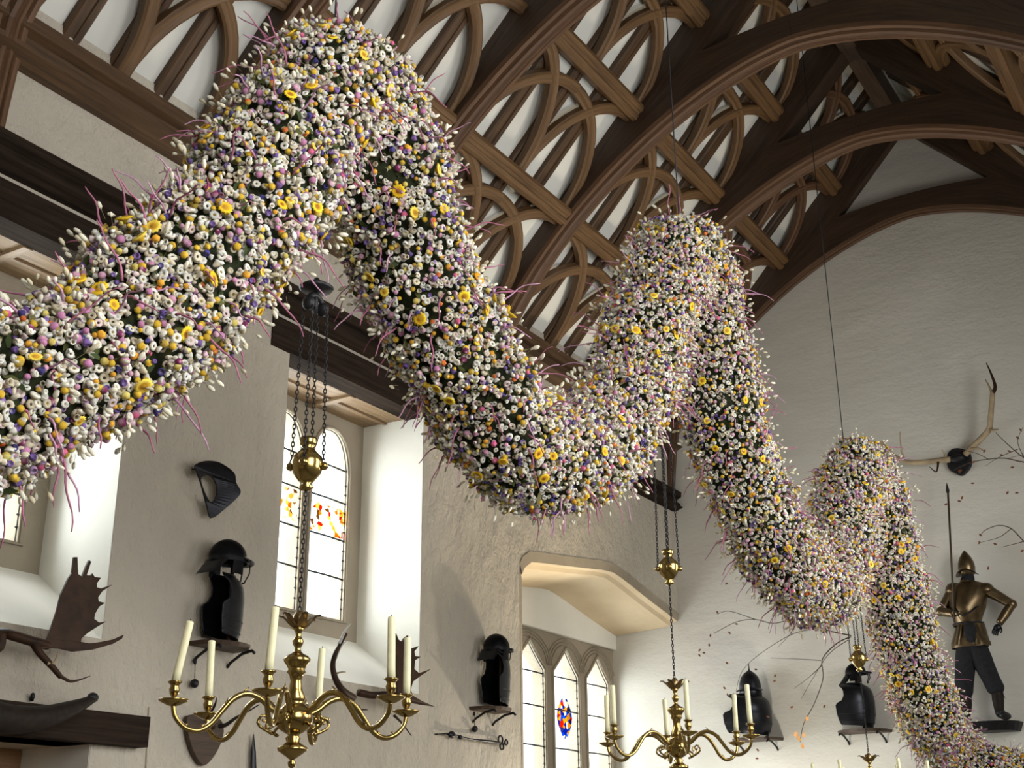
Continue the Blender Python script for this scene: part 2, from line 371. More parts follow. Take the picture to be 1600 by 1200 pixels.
# bay: rear arch soffit, back wall, tall three-light window
BY=7.30
xs=[bayX0+.001]+[bayX0+.05+i*(XE-bayX0-.06)/26 for i in range(27)]
rows=[]
for (yy,off,xo) in ((YL-.003,-.004,-.003),(YL+.022,.088,.075),(YL+.09,.10,.08),(YL+.13,.135,.09),(YL+.20,.145,.095),(YL+.87,.185,.10),(YL+.87,-.6,-.05)):
    rows.append([Vector((min(max(bayX0+xo+(x-bayX0)*(1-xo/(XE-bayX0)),bayX0-.05),XE+.01),yy,arch_z(x if x>bayX0+.01 else bayX0+.01,0)-off-(.0 if 0 else 0))) for x in xs])
mb=MB().loft(rows,smooth=False)
jr=[]
for yy,xo in ((YL-.003,-.003),(YL+.022,.075),(YL+.09,.08),(YL+.13,.09),(YL+.87,.10)): jr.append([Vector((bayX0+xo,yy,.9)),Vector((bayX0+xo,yy,4.3-(.1 if xo>0 else 0)))])
mbj=MB().loft([r[:] for r in jr],smooth=False)
o=mb.build('trim_10',M['stone_warm']); struct(o)
o=mbj.build('trim_11',M['stone']); struct(o)
# face band of the arch in greyer stone
rows2=[rows[0],rows[1]]; 
mb=MB().loft([[p+Vector((0,-.004,-.001)) for p in r] for r in rows2],smooth=False); struct(mb.build('trim_12',M['stone']))
mb=MB(); mb.box((bayX0-.02,7.215,4.05),(XE,7.30,5.0)); mb.box((bayX0-.02,7.25,4.06),(XE,BY+.1,4.10)); struct(mb.build('wall_bay',M['plaster_white']))
window('window_3',BY-.03,bayX0+.12,XE+.02,1.0,4.09,[(10.98,11.46,1.5,3.62,3.90),(11.66,12.30,1.5,3.62,3.90),(12.50,13.06,1.5,3.62,3.90),(13.26,13.80,1.5,3.62,3.90)],[1.9,2.35,2.8,3.22,3.58],[(12.62,12.94,2.93,3.37,'oct')],'stain2',pt=1.0)
# carved spandrels on the bay window head: incised arcs in relief
mb=MB()
for l in [(11.66,12.30),(12.50,13.06),(13.26,13.80)]:
    xm=(l[0]+l[1])/2; w=(l[1]-l[0])/2
    for off in (.07,.12,.17):
        for s in (-1,1):
            P=[Vector((xm+s*(w+off)*math.cos(t)*(1 if t<1.5 else 0),BY-.035,3.62+(.28+off*.7)*math.sin(t))) for t in [i*math.pi/2/8 for i in range(1,9)]]
            P=[p for p in P if p.z<4.05]
            if len(P)>2: mb.tube(P,.009,4)
mb.tube([(10.5,BY-.035,4.06),(XE,BY-.035,4.06)],.02,5)
struct(mb.build('trim_13',M['stone']))
# alcove under the lintel
mb=MB().box((3.2,6.98,0),(5.5,7.04,2.4)); struct(mb.build('trim_14',M['brick']))
mb=MB().box((5.356,YL+.004,.1),(5.40,6.98,2.3)); struct(mb.build('trim_15',M['plaster_white']))
mb=MB().box((3.0,YL-.10,2.30),(5.72,YL+.3,2.485)); struct(mb.build('trim_16',M['oak_black']))
# thin cable chases on the wall
MB().tube([onY(232,1105,YL),onY(226,1230,YL)],.007,5).build('trim_17',M['stone'])['kind']='structure'
# ================================================================== ROOF
def intr(d,lift=0):    # intrados height at |y| = d
    A,B,n,z0=3.6478,3.3112,1.6409,5.4215
    return z0+B*max(0,1-(d/A)**n)**(1/n)+lift
TN=['against the end wall','second from the end wall','third from the end wall','just right of the tallest flower peak','mostly hidden behind the tallest flower peak','nearest, cut by the top left corner']
def truss(k):
    X=XT[k]; T=thing('roof_truss','dark oak arch-braced roof truss '+TN[k],'roof truss',(X,YC,6),'arch-braced roof trusses')
    H=.13 if k else .06
    sides=(1,-1)
    for sg in sides:
        # arch brace: a web between the moulded soffit and the rafter
        ds=[3.22*i/44 for i in range(45)]; inner=[];outer=[]
        for i,d in enumerate(ds):
            zi=intr(d,.05); dz=1e-3; sl=(intr(d+.01)-intr(max(d-.01,0)))/.02; 
            inner.append((d,zi))
        inner+= [(3.27,6.35),(3.30,6.1),(3.315,5.93)]
        for d,z in inner:
            if z<6.5 and d>3.21: outer.append((3.349,z)); continue
            do=min(d+.0,3.3); 
            zo=9.05-.06*(do/.88)**2 if do<.88 else ZA-SLP*do+.02+.35*min(1,(do-.88)/1.1)
            zo=max(zo,z+.02) if d<3.25 else zo
            outer.append((do if zo<9.0 else do,zo))
        # widen near the wall
        outer=[(min(3.349,o[0]+max(0,(i-30))*.012),o[1]-max(0,(i-30))*.0128 if i<len(ds) else o[1]) for i,o in enumerate(outer)]
        rows=[]
        for (d,zi),(do,zo) in zip(inner,outer):
            # soffit section across the thickness, with rolls and hollows
            v=Vector((do-d,zo-zi)); v=v.normalized() if v.length>1e-4 else Vector((0,1))
            sl=Vector((0,1))
            j=inner.index((d,zi)); a=inner[max(j-1,0)]; b=inner[min(j+1,len(inner)-1)]; t=Vector((b[0]-a[0],b[1]-a[1])).normalized(); nrm=Vector((-t.y,t.x)) # outward (up)
            if nrm.y<0: nrm=-nrm
            sec=[(-H,.04),(-H+.012,.0),(-H*.62,-.005),(-.48*H,.018),(-.35*H,-.02),(-.15*H,-.032),(0,-.012),(.15*H,-.032),(.35*H,-.02),(.48*H,.018),(H*.62,-.005),(H-.012,0),(H,.04)]
            r=[Vector((X-H,YC+sg*do,zo))]+[Vector((X+x,YC+sg*(d+nrm.x*q),zi+nrm.y*q)) for x,q in sec]+[Vector((X+H,YC+sg*do,zo))]
            rows.append(r)
        mb=MB(); n=len(rows[0]); vs=[p for r in rows for p in r]; fs=[];uv=[];L=0
        fm=MB()
        for i in range(len(rows)-1):
            l=(rows[i+1][7]-rows[i][7]).length
            for q in range(n):
                q2=(q+1)%n; fs.append((i*n+q,i*n+q2,(i+1)*n+q2,(i+1)*n+q) if sg>0 else (i*n+q,(i+1)*n+q,(i+1)*n+q2,i*n+q2))
                u=[(L,q*.04),(L,q*.04+.04),(L+l,q*.04+.04),(L+l,q*.04)]
                if q in (0,n-2):  u=[(L,0 if q==0 else .3),(L,.3 if q==0 else 0),(L+l,.3 if q==0 else 0),(L+l,0 if q==0 else .3)]
                uv.append(u if sg>0 else [u[0],u[3],u[2],u[1]])
            L+=l
        fs.append(tuple((len(rows)-1)*n+q for q in range(n))); uv.append([(0,0)]*n)
        mb.add(vs,fs,uv,False)
        o=mb.build('arch_brace',M['oak_dark'],T)
        o.data.materials.append(M['oak_mould'])
        for i,p in enumerate(o.data.polygons):
            q=i%n
            if 1<=q<=n-3: p.material_index=1
        # principal rafter
        mb=MB(); vs=[]
        pr=[(-.05,-.02),(1.36,-.02),(2.3,.19),(4.95,.19),(4.95,RN+.27),(-.05,RN+.27)]
        for x in (X-H*.95,X+H*.95):
            for s_,nn in pr: vs.append(S(x,s_,nn,sg))
        fs=[tuple(range(6)),tuple(range(11,5,-1))]+[(k,6+k,6+(k+1)%6,(k+1)%6) for k in range(6)]
        uvs=[[(p[0],p[1]) for p in pr],[(p[0],p[1]) for p in pr[::-1]]]+[[(pr[k][0],0),(pr[k][0],.25),(pr[(k+1)%6][0],.25),(pr[(k+1)%6][0],0)] for k in range(6)]
        mb.add(vs,fs,uvs,False); mb.build('principal_rafter',M['oak_dark'],T)
    return T
for k in range(6): truss(k)
BN=['end wall and second truss','second and third trusses','third and fourth trusses','fourth and fifth trusses','fifth and nearest trusses']
TIN=['topmost','upper middle','lower middle','lowest']
SD={1:'window side',-1:'far side'}
def beam_slope(x0,x1,s0,s1,w,n0,n1,sg,bev=.014):
    """straight timber lying in the roof slope with chamfered lower arrises"""
    a=Vector((x0,s0));b=Vector((x1,s1)); t=(b-a).normalized(); p=Vector((-t.y,t.x))
    prof=[(-w/2,n1),(-w/2,n0+bev),(-w/2+bev,n0),(-w*.12,n0),(-w*.08,n0+.012),(w*.08,n0+.012),(w*.12,n0),(w/2-bev,n0),(w/2,n0+bev),(w/2,n1)]
    vs=[]
    for q in (a,b):
        for u,nn in prof:
            r=q+p*u; vs.append(S(r.x,r.y,nn,sg))
    n=len(prof); L=(b-a).length; fs=[];uv=[];c=0
    for k in range(n):
        k2=(k+1)%n; l=math.hypot(prof[k][0]-prof[k2][0],prof[k][1]-prof[k2][1]); fs.append((k,k2,n+k2,n+k)); uv.append([(0,c),(0,c+l),(L,c+l),(L,c)]); c+=l
    fs+=[tuple(range(n))[::-1],tuple(range(n,2*n))]; uv+=[[(0,0)]*n]*2
    return MB().add(vs,fs,uv,False)
def arc_brace(xa,sa,xb,sb,sg,w=.112,n0=.02,n1=.10,seg=12):
    """quarter-elliptic brace: leaves (xa,sa) straight up the slope and reaches (xb,sb) level"""
    C=[]
    for i in range(seg+1):
        t=i/seg*math.pi/2; C.append(Vector((xa+(xb-xa)*(1-math.cos(t)),sa+(sb-sa)*math.sin(t))))
    rows=[];mb=MB();L=0
    prof=[(-w/2,n1),(-w/2,n0+.015),(-w/2+.02,n0),(0,n0+.008),(w/2-.02,n0),(w/2,n0+.015),(w/2,n1)]
    vs=[];fs=[];uv=[];n=len(prof)
    for i,c in enumerate(C):
        a=C[max(i-1,0)];b=C[min(i+1,seg)];t=(b-a).normalized();p=Vector((-t.y,t.x))
        for u,nn in prof: r=c+p*u; vs.append(S(r.x,r.y,nn+RN,sg))
    for i in range(seg):
        l=(C[i+1]-C[i]).length
        for k in range(n):
            k2=(k+1)%n; fs.append((i*n+k,i*n+k2,(i+1)*n+k2,(i+1)*n+k)); uv.append([(L,k*.03),(L,k*.03+.03),(L+l,k*.03+.03),(L+l,k*.03)])
        L+=l
    fs+=[tuple(range(n))[::-1],tuple(range(seg*n,(seg+1)*n))]; uv+=[[(0,0)]*n]*2
    return mb.add(vs,fs,uv,False)
def visible(p,m=120):
    d=np.array(p)-CAM; f=d@_F
    if f<.2: return False
    return -m<800+FPX*(d@_R)/f<1600+m and -m<600-FPX*(d@_U)/f<1200+m
for b in range(5):
    x1=XT[b]-.12; x0=XT[b+1]+.12; xm=(x0+x1)/2
    for sg in (1,-1):
        if sg<0 and b>1: continue
        # common rafters
        for j,fx in enumerate((.25,.5,.75)):
            x=x0+(x1-x0)*fx
            if not any(visible(S(x,s,.1,sg),0) for s in (0,.6,1.2,1.8,2.4,3,3.6,4.2,4.7)): continue
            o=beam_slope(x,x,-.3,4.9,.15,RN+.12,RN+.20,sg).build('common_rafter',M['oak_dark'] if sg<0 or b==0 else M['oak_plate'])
            tag(o,'%s straight common rafter between %s, %s roof slope'%(['nearer','middle','farther'][j],BN[b],SD[sg]),'rafter','common rafters of the roof')
        for ti in range(3):
            s=TIER[ti+1]
            if visible(S(xm,s,0,sg),60):
                o=beam_slope(x0-.02,x1+.02,s,s,.19,RN-.05,RN+.13,sg,.03).build('purlin',M['oak'])
                tag(o,'%s moulded purlin between %s, %s roof slope'%(['upper','middle','lower'][ti],BN[b],SD[sg]),'purlin','moulded purlins of the roof')
        for ti in range(4):
            top,bot=TIER[ti],TIER[ti+1]
            for j,(xa,xb,what) in enumerate(((xm,x0,'fanning to nearer truss'),(xm,x1,'fanning to farther truss'),(x0,xm,'arching from nearer truss'),(x1,xm,'arching from farther truss'))):
                if not visible(S((xa+xb)/2,(top+bot)/2,0,sg),30): continue
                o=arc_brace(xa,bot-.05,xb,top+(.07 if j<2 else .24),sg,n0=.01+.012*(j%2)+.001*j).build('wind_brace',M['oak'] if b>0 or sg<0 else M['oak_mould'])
                tag(o,'%s wind brace %s, between %s, %s'%(TIN[ti],what,BN[b],SD[sg]),'wind brace','curved wind braces of the roof')
mb=MB().box((-3,YC-.09,ZA-.1),(XE,YC+.09,ZA+.2)); struct(mb.build('trim_18',M['oak_dark']))
# ================================================================== CHANDELIERS
def v3(c,az,r,z): return Vector((c[0]+r*math.cos(az),c[1]+r*math.sin(az),c[2]+z))
def chain(mb,a,b,link=.017,r=.0022,R=.0055):
    a=Vector(a);b=Vector(b); n=max(2,int((b-a).length/link)); d=(b-a)/n; t=d.normalized(); p=t.orthogonal().normalized(); q=t.cross(p)
    for i in range(n):
        c=a+d*(i+.5); u=p if i%2 else q
        P=[c+t*(link*.68*math.cos(k*math.pi/4))+u*(R*math.sin(k*math.pi/4)) for k in range(9)]
        mb.tube(P,r,4,False)
def chandelier(c,phi0,label,clabel,hook_z,cw_z,leans,detail=True):
    """c = globe centre; phi measured from the direction of the camera"""
    T=thing('chandelier',label,'chandelier',c,'brass chandeliers hung along the hall')
    C=Vector(c); L=lambda prof,sc=1: [(r*sc,z) for r,z in prof]
    sg=20
    MB().lathe([(.004,-.165),(.012,-.158),(.014,-.145),(.006,-.138),(.02,-.128),(.05,-.108),(.052,-.098),(.034,-.088),(.022,-.078),(.026,-.066),(.016,-.056),(.03,-.05),
      (.05,-.036),(.064,-.014),(.066,.006),(.058,.026),(.04,.042),(.030,.05),(.034,.058),(.036,.07),(.024,.095),(.019,.125),(.024,.145),(.033,.155),(.028,.165),(.036,.178),(.045,.19),(.047,.2),(.038,.21),
      (.022,.218),(.013,.226),(.01,.238),(.017,.25),(.02,.262),(.014,.272),(.009,.282),(.012,.295),(.02,.305),(.014,.312)],c,24).build('stem_body',M['brass'],T)
    # leaf crown
    mb=MB()
    for k in range(6):
        a=k*math.pi/3; rows=[]
        for r,z,w in ((.014,.308,.012),(.03,.318,.016),(.045,.335,.014),(.062,.35,.010),(.078,.352,.006),(.082,.345,.003)):
            e=Vector((math.cos(a),math.sin(a),0)); t=Vector((-math.sin(a),math.cos(a),0))
            rows.append([C+e*r+t*w+Vector((0,0,z)),C+e*(r-.004)+Vector((0,0,z+.003)),C+e*r-t*w+Vector((0,0,z))])
        mb.loft(rows); mb.loft([[p-Vector((0,0,.003)) for p in r[::-1]] for r in rows])
    mb.lathe([(.01,.30),(.026,.325),(.022,.35),(.012,.365),(.006,.37)],c,12)
    mb.build('leaf_crown',M['brass_dull'],T)
    a0=math.atan2(c[1]-CAM[1],c[0]-CAM[0])
    for k in range(6):
        ph=math.radians(phi0+60*k); nx,ny=-math.cos(a0),-math.sin(a0); rx,ry=math.sin(a0),-math.cos(a0)
        dx,dy=nx*math.cos(ph)+rx*math.sin(ph),ny*math.cos(ph)+ry*math.sin(ph); az=math.atan2(dy,dx)
        P=smoothcurve([v3(c,az,r,z) for r,z in ((.05,.012),(.085,.03),(.125,.062),(.17,.074),(.215,.055),(.25,.015),(.285,-.03),(.325,-.053),(.37,-.045),(.405,-.012),(.415,.025))],5)
        mb=MB().tube(P,[.0112-.003*i/len(P) for i in range(len(P))],8)
        for i in (8,16,24,34,40):   # little thorn leaves along the arm
            p=P[i]; t=(P[i+1]-P[i-1]).normalized(); mb.tube([p,p+Vector((0,0,.012))-t*.004,p+Vector((0,0,.02))-t*.016],[.005,.004,.001],5)
        # counter scroll beneath the globe
        Q=[v3(c,az,.06+.055*q/10+.018*math.sin(q*.9),-.02-.035*math.sin(q*.35)) for q in range(11)]
        mb.tube(Q,.0055,6); e=Q[-1]; tx=Vector((math.cos(az),math.sin(az),0))
        mb.tube([e+tx*(.016*(1-q/11)*math.cos(q*.8)-.016)+Vector((0,0,.016*(1-q/11)*math.sin(q*.8))) for q in range(10)],[.005-.0002*q for q in range(10)],6)
        arm=mb.build('arm',M['brass'],T)
        p=v3(c,az,.415,.02)
        MB().lathe([(.006,0),(.02,.004),(.045,.016),(.05,.022),(.048,.024),(.03,.017),(.012,.014),(.006,.016)],p,18).build('drip_pan',M['brass'],arm)
        MB().lathe([(.007,.014),(.011,.022),(.008,.03),(.015,.042),(.018,.056),(.013,.066),(.016,.072),(.024,.078),(.024,.082),(.0135,.082)],p,14).build('candle_socket',M['brass'],arm)
        lean=leans[k] if leans else random.uniform(-.03,.03)
        ax=Vector((rx*math.sin(lean),ry*math.sin(lean),math.cos(lean))); h=.205
        b=Vector(p)+Vector((0,0,.078))
        cm=MB().lathe([(.0135,0),(.0135,.04),(.0133,h-.01),(.013,h-.002),(.009,h+.001),(.004,h-.001)],(0,0,0),14,ax)
        q=cm.build('candle',M['wax']); q.location=b
        wk=MB().tube([Vector(ax)*h*.99,Vector(ax)*(h+.008)],.0015,5).build('wick',M['iron']); wk.parent=q
        tag(q,clabel[k],'candle','ivory candles on the brass chandeliers')
    # chain, counterweight and its four suspension chains
    X,Y,Z=c; cz=cw_z
    mb=MB(); chain(mb,(X,Y,Z+.365),(X,Y,cz-.09)); mb.build('chain',M['iron'],T)
    MB().lathe([(.004,-.105),(.018,-.1),(.028,-.09),(.014,-.078),(.03,-.065),(.052,-.035),(.06,0),(.054,.025),(.034,.045),(.022,.06),(.03,.072),(.036,.09),(.03,.1),(.02,.095)],(X,Y,cz),20).build('counterweight',M['brass'],T)
    for k in range(4):
        a=k*math.pi/2+.5; e=Vector((X+.062*math.cos(a),Y+.062*math.sin(a),cz-.01)); MB().ellipsoid(e,(.018,.018,.016),8,5).build('lug',M['brass'],T)
    for k in range(4):
        a=k*math.pi/2+.5; mb=MB(); chain(mb,(X+.06*math.cos(a),Y+.06*math.sin(a),cz),(X+.045*math.cos(a),Y+.045*math.sin(a),hook_z)); mb.build('chain',M['iron'],T)
    mb=MB().lathe([(.006,.0),(.06,.008),(.068,.018),(.05,.03),(.02,.04),(.008,.06)],(X,Y,hook_z+.06),16)
    mb.tube([(X-.045+.0*q+.045*(1-math.cos(q*.5)),Y,hook_z+.0+.045*math.sin(q*.5)) for q in range(7)],.013,7)
    mb.tube([(X,Y,hook_z-.03),(X,Y,hook_z+.07)],.01,6); mb.ellipsoid((X-.04,Y,hook_z),(.022,.03,.03),8,5); mb.ellipsoid((X+.04,Y,hook_z),(.022,.03,.03),8,5)
    mb.build('pulley',M['iron'],T)
    return T
where=['front','right front','right back','back','left back','left front']
cl=lambda nm,ws:['ivory candle on the %s chandelier, %s'%(nm,w) for w in ws]
chandelier((3.385,3.0,2.075),-12,'large brass chandelier nearest the camera, under the window with stained glass','' or cl('large near',['the arm just left of the stem','the upper of its two right-hand arms','the outermost right arm, shorter looking','the arm behind and right of the stem','the lower of its two left arms','the leaning one on its outermost left arm']),3.62,2.985,[.045,-.02,.0,.03,-.02,.16])
chandelier((6.475,3.0,2.185),8,'middle brass chandelier in front of the bay window end corner',cl('middle',['the arm in front of the stem','the outermost right arm, tallest','the inner right arm, lower','the arm behind the stem','the outermost left arm, over the bay window','the inner left arm, over the bay window']),4.15,3.17,None)
chandelier((9.87,3.0,2.00),30,'farthest brass chandelier, mostly below the frame behind the descending garland',cl('farthest',['the right front arm','the rightmost arm','the right back arm','the left back arm','the leftmost arm','the left front arm']),4.0,3.08,None)
# ================================================================== GARLAND
GP=[(-420,900),(-300,800),(-150,705),(0,622),(100,582),(200,512),(300,425),(390,320),(455,215),(520,128),(575,190),(605,290),(650,420),(705,540),(775,655),(850,722),(925,700),(980,615),(1010,520),(1035,440),(1062,400),(1092,445),(1110,530),(1128,640),(1160,745),(1200,835),(1240,895),(1275,925),(1303,890),(1318,820),(1326,765),(1340,732),(1362,765),(1383,840),(1400,925),(1418,1010),(1440,1085)]
GPTS=[onY(x,y,3.0) for x,y in GP]
e=GPTS[-1]
GPTS+=[onX(1476,1160,12.5),onX(1545,1208,12.7),onX(1650,1240,12.75),onX(1800,1250,12.75)]
path=smoothcurve(GPTS,14); PA=np.array([tuple(p) for p in path])
seg=np.linalg.norm(np.diff(PA,axis=0),axis=1); CUM=np.concatenate([[0],np.cumsum(seg)]); LEN=CUM[-1]
def pathat(t):
    P=np.stack([np.interp(t,CUM,PA[:,i]) for i in range(3)],1); Q=np.stack([np.interp(t+.06,CUM,PA[:,i]) for i in range(3)],1); R=np.stack([np.interp(t-.06,CUM,PA[:,i]) for i in range(3)],1)
    T=Q-R; T/=np.linalg.norm(T,axis=1)[:,None]; return P,T
def frame(T):
    up=np.tile([0.,1.,0.],(len(T),1)); A=np.cross(T,up); A/=np.linalg.norm(A,axis=1)[:,None]; B=np.cross(T,A); return A,B
T0L=CUM[14*3]
G=thing('flower_garland','long thick swag of dried flowers looped in three peaks down the hall','garland',(3.4,3.0,4.0))
mb=MB().tube([tuple(p) for p in PA[::3]],[.226*v for v in np.interp(CUM[::3],[0,T0L-.5,T0L+.9,99],[.72,.76,.97,.97])],20,True,up=(0,1,0)); mb.build('moss_core',M['core'],G)
def basis(nrm,spin):
    nrm=nrm/np.linalg.norm(nrm,axis=1)[:,None]; ref=np.where(np.abs(nrm[:,2:3])<.9,np.array([[0,0,1.]]),np.array([[1.,0,0]]))
    a=np.cross(ref,nrm); a/=np.linalg.norm(a,axis=1)[:,None]; b=np.cross(nrm,a); c,s=np.cos(spin)[:,None],np.sin(spin)[:,None]
    return a*c+b*s,-a*s+b*c,nrm
def scatter(n,r0,r1,tilt):
    k=np.arange(n); o=rng.uniform(0,1,2); jt=rng.normal(0,.35/math.sqrt(n),(2,n))
    t=LEN*((o[0]+k*.7548776662+jt[0])%1); th=2*np.pi*((o[1]+k*.5698402910+jt[1])%1); P,T=pathat(t); A,B=frame(T); nr=A*np.cos(th)[:,None]+B*np.sin(th)[:,None]
    r=rng.uniform(r0,r1,n)*np.interp(t,[0,T0L-.5,T0L+.9,99],[.72,.76,.97,.97])*(1+.07*np.sin(t*7+3*np.cos(th))+.05*np.sin(t*17+th*2)); pos=P+nr*r[:,None]
    d=nr+rng.normal(0,tilt,(n,3)); return pos,d,nr
def rings(prof,seg,zone,star=None):
    V=[];Z=[];F=[]
    for i,(r,z) in enumerate(prof):
        for k in range(seg):
            a=2*math.pi*k/seg; q=r*(star[i] if star and k%2 else 1); zz=z
            V.append((q*math.cos(a),q*math.sin(a),zz)); Z.append(zone[i])
    for i in range(len(prof)-1):
        for k in range(seg):
            k2=(k+1)%seg; F.append((i*seg+k,(i+1)*seg+k,(i+1)*seg+k2,i*seg+k2))
    return np.array(V),np.array(Z),np.array(F)
# templates: zones 0 centre, 1 petals, 2 underside
T_RING=rings([(.02,.10),(.26,.14),(.34,.30),(.72,.46),(1,.22),(.8,-.25),(.25,-.7)],8,[0,0,1,1,1,2,2])
T_CUP=rings([(.02,-.1),(.3,.0),(.55,.5),(.78,.75),(.85,.45),(.7,-.2),(.2,-.8)],7,[0,0,1,1,1,1,2])
T_BUT=rings([(.02,.85),(.5,.7),(.9,.2),(.85,-.3),(.3,-.8)],6,[0,1,1,2,2])
T_DAISY=rings([(.02,.22),(.22,.2),(.34,.1),(.62,.22),(1,.12),(.5,-.1),(.1,-.5)],24,[0,0,3,1,1,2,2],[1,1,1,.96,.80,1,1])
T_EGG=rings([(.03,1.0),(.45,.78),(.62,.2),(.55,-.4),(.2,-.9),(.05,-1.1),(.05,-3.2)],6,[1,1,1,1,2,2,2])
T_LEAF=(np.array([(0,-.12,0),(0,.12,0),(.5,-.22,.15),(.5,.22,.15),(1,-.03,.1),(1,.03,.1)],float),np.array([1]*6),np.array([(0,2,3,1),(2,4,5,3)]))
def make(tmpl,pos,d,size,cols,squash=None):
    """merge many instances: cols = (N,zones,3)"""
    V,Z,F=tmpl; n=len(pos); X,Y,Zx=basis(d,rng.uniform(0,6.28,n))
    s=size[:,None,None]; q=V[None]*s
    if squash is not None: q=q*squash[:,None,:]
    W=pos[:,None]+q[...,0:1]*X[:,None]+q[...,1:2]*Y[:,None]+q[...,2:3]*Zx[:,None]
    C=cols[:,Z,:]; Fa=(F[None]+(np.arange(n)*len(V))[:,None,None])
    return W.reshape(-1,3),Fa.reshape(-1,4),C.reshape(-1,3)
def mesh_np(name,V,F,C,mat,smooth=True):
    me=bpy.data.meshes.new(name); me.vertices.add(len(V)); me.vertices.foreach_set('co',V.astype(np.float32).ravel())
    k=F.shape[1]; me.loops.add(F.size); me.loops.foreach_set('vertex_index',F.astype(np.int32).ravel()); me.polygons.add(len(F))
    me.polygons.foreach_set('loop_start',np.arange(0,F.size,k,dtype=np.int32)); me.polygons.foreach_set('loop_total',np.full(len(F),k,np.int32))
    a=me.attributes.new('Col','FLOAT_COLOR','POINT'); a.data.foreach_set('color',np.concatenate([C,np.ones((len(C),1))],1).astype(np.float32).ravel())
    me.update(calc_edges=True); me.validate(); me.polygons.foreach_set('use_smooth',np.full(len(F),smooth)); me.materials.append(mat); return me
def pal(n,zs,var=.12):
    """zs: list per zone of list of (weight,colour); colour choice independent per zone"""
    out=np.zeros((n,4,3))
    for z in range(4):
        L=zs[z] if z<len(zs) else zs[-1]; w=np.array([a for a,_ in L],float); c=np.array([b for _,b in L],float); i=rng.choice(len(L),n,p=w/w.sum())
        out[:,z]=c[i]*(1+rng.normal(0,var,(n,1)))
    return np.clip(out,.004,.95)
WHITE=[(6,(.72,.72,.67)),(4,(.75,.73,.64)),(4,(.62,.56,.43)),(2.4,(.66,.53,.53)),(1.5,(.46,.40,.29))]
DARK=[(4,(.05,.04,.02)),(3,(.30,.22,.04)),(3,(.6,.55,.42)),(1,(.12,.12,.05))]
UNDER=[(1,(.60,.55,.42)),(1,(.68,.64,.54)),(.5,(.35,.30,.18))]
def colset(c): return [(1,c)]
KINDS=[]
def pxsize(pos,r):
    d=pos-CAM; f=d@_F; x=800+FPX*(d@_R)/f; y=600-FPX*(d@_U)/f; return np.where((f>.3)&(x>10)&(x<1590)&(y>10)&(y<1190),r/f,0)
def kind(name,part,n,tmpl,size,zs,r0=.215,r1=.275,tilt=.45,single=0,var=.12,squash=None,front=.35):
    pos,d,nr=scatter(n,r0,r1,tilt); sz=rng.uniform(size[0],size[1],n); col=pal(n,zs,var); sq=squash(n) if squash else None
    keep=np.ones(n,bool)
    if single:
        view=CAM-pos; view/=np.linalg.norm(view,axis=1)[:,None]; sc=pxsize(pos,sz)*((nr*view).sum(1)>front); idx=np.argsort(-sc)[:single]; keep[idx]=False
        # a few mesh variants, shared by the individual copies
        vs=[]
        for v in range(5):
            c=col[idx[v]][None]; W,F,C=make(tmpl,np.zeros((1,3)),np.array([[0,0,1.]]),np.ones(1),c); vs.append(mesh_np(part,W,F,C,M['petal']))
        src=bpy.data.objects.new(part,vs[0]); first=True
        inv=parent_inv(G)
        for j,i in enumerate(idx):
            o=src if first else src.copy(); first=False; o.data=vs[j%5]; q=Vector(d[i]).to_track_quat('Z','Y'); s=sz[i]; o.rotation_mode='QUATERNION'; o.rotation_quaternion=q; o.location=pos[i]
            o.scale=(s,s,s) if sq is None else tuple(s*sq[i]); o.parent=G; o.matrix_parent_inverse=inv; COL.objects.link(o)
    W,F,C=make(tmpl,pos[keep],d[keep],sz[keep],col[keep],sq[keep] if sq is not None else None)
    o=obj(name,mesh_np(name,W,F,C,M['petal']),G); o['kind']='stuff'; return o
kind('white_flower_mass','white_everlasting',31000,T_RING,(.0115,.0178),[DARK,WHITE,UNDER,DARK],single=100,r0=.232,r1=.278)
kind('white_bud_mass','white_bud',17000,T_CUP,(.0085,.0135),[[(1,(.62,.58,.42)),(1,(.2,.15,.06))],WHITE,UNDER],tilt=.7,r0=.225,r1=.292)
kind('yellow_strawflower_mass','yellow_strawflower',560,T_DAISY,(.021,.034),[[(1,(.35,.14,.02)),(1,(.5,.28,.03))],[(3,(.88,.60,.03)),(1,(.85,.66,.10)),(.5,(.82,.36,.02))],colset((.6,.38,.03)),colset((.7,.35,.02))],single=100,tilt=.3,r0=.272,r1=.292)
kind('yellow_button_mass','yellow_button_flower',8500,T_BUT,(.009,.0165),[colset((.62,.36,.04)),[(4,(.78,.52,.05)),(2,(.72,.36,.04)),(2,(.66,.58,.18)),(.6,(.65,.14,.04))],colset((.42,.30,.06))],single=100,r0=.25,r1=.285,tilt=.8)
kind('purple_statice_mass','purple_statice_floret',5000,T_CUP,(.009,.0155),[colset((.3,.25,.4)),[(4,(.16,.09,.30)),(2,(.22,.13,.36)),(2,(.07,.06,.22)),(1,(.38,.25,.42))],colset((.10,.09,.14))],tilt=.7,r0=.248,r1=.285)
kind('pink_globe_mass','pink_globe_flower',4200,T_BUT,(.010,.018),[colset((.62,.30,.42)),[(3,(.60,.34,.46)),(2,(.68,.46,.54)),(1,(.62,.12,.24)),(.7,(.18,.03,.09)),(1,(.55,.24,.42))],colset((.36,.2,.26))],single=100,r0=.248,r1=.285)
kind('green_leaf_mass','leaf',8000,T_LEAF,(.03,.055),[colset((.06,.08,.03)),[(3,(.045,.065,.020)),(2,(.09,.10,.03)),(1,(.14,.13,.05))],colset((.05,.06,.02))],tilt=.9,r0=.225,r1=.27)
egg=[colset((.7,.66,.5)),[(3,(.78,.75,.62)),(1,(.66,.60,.44))],colset((.36,.33,.18))]
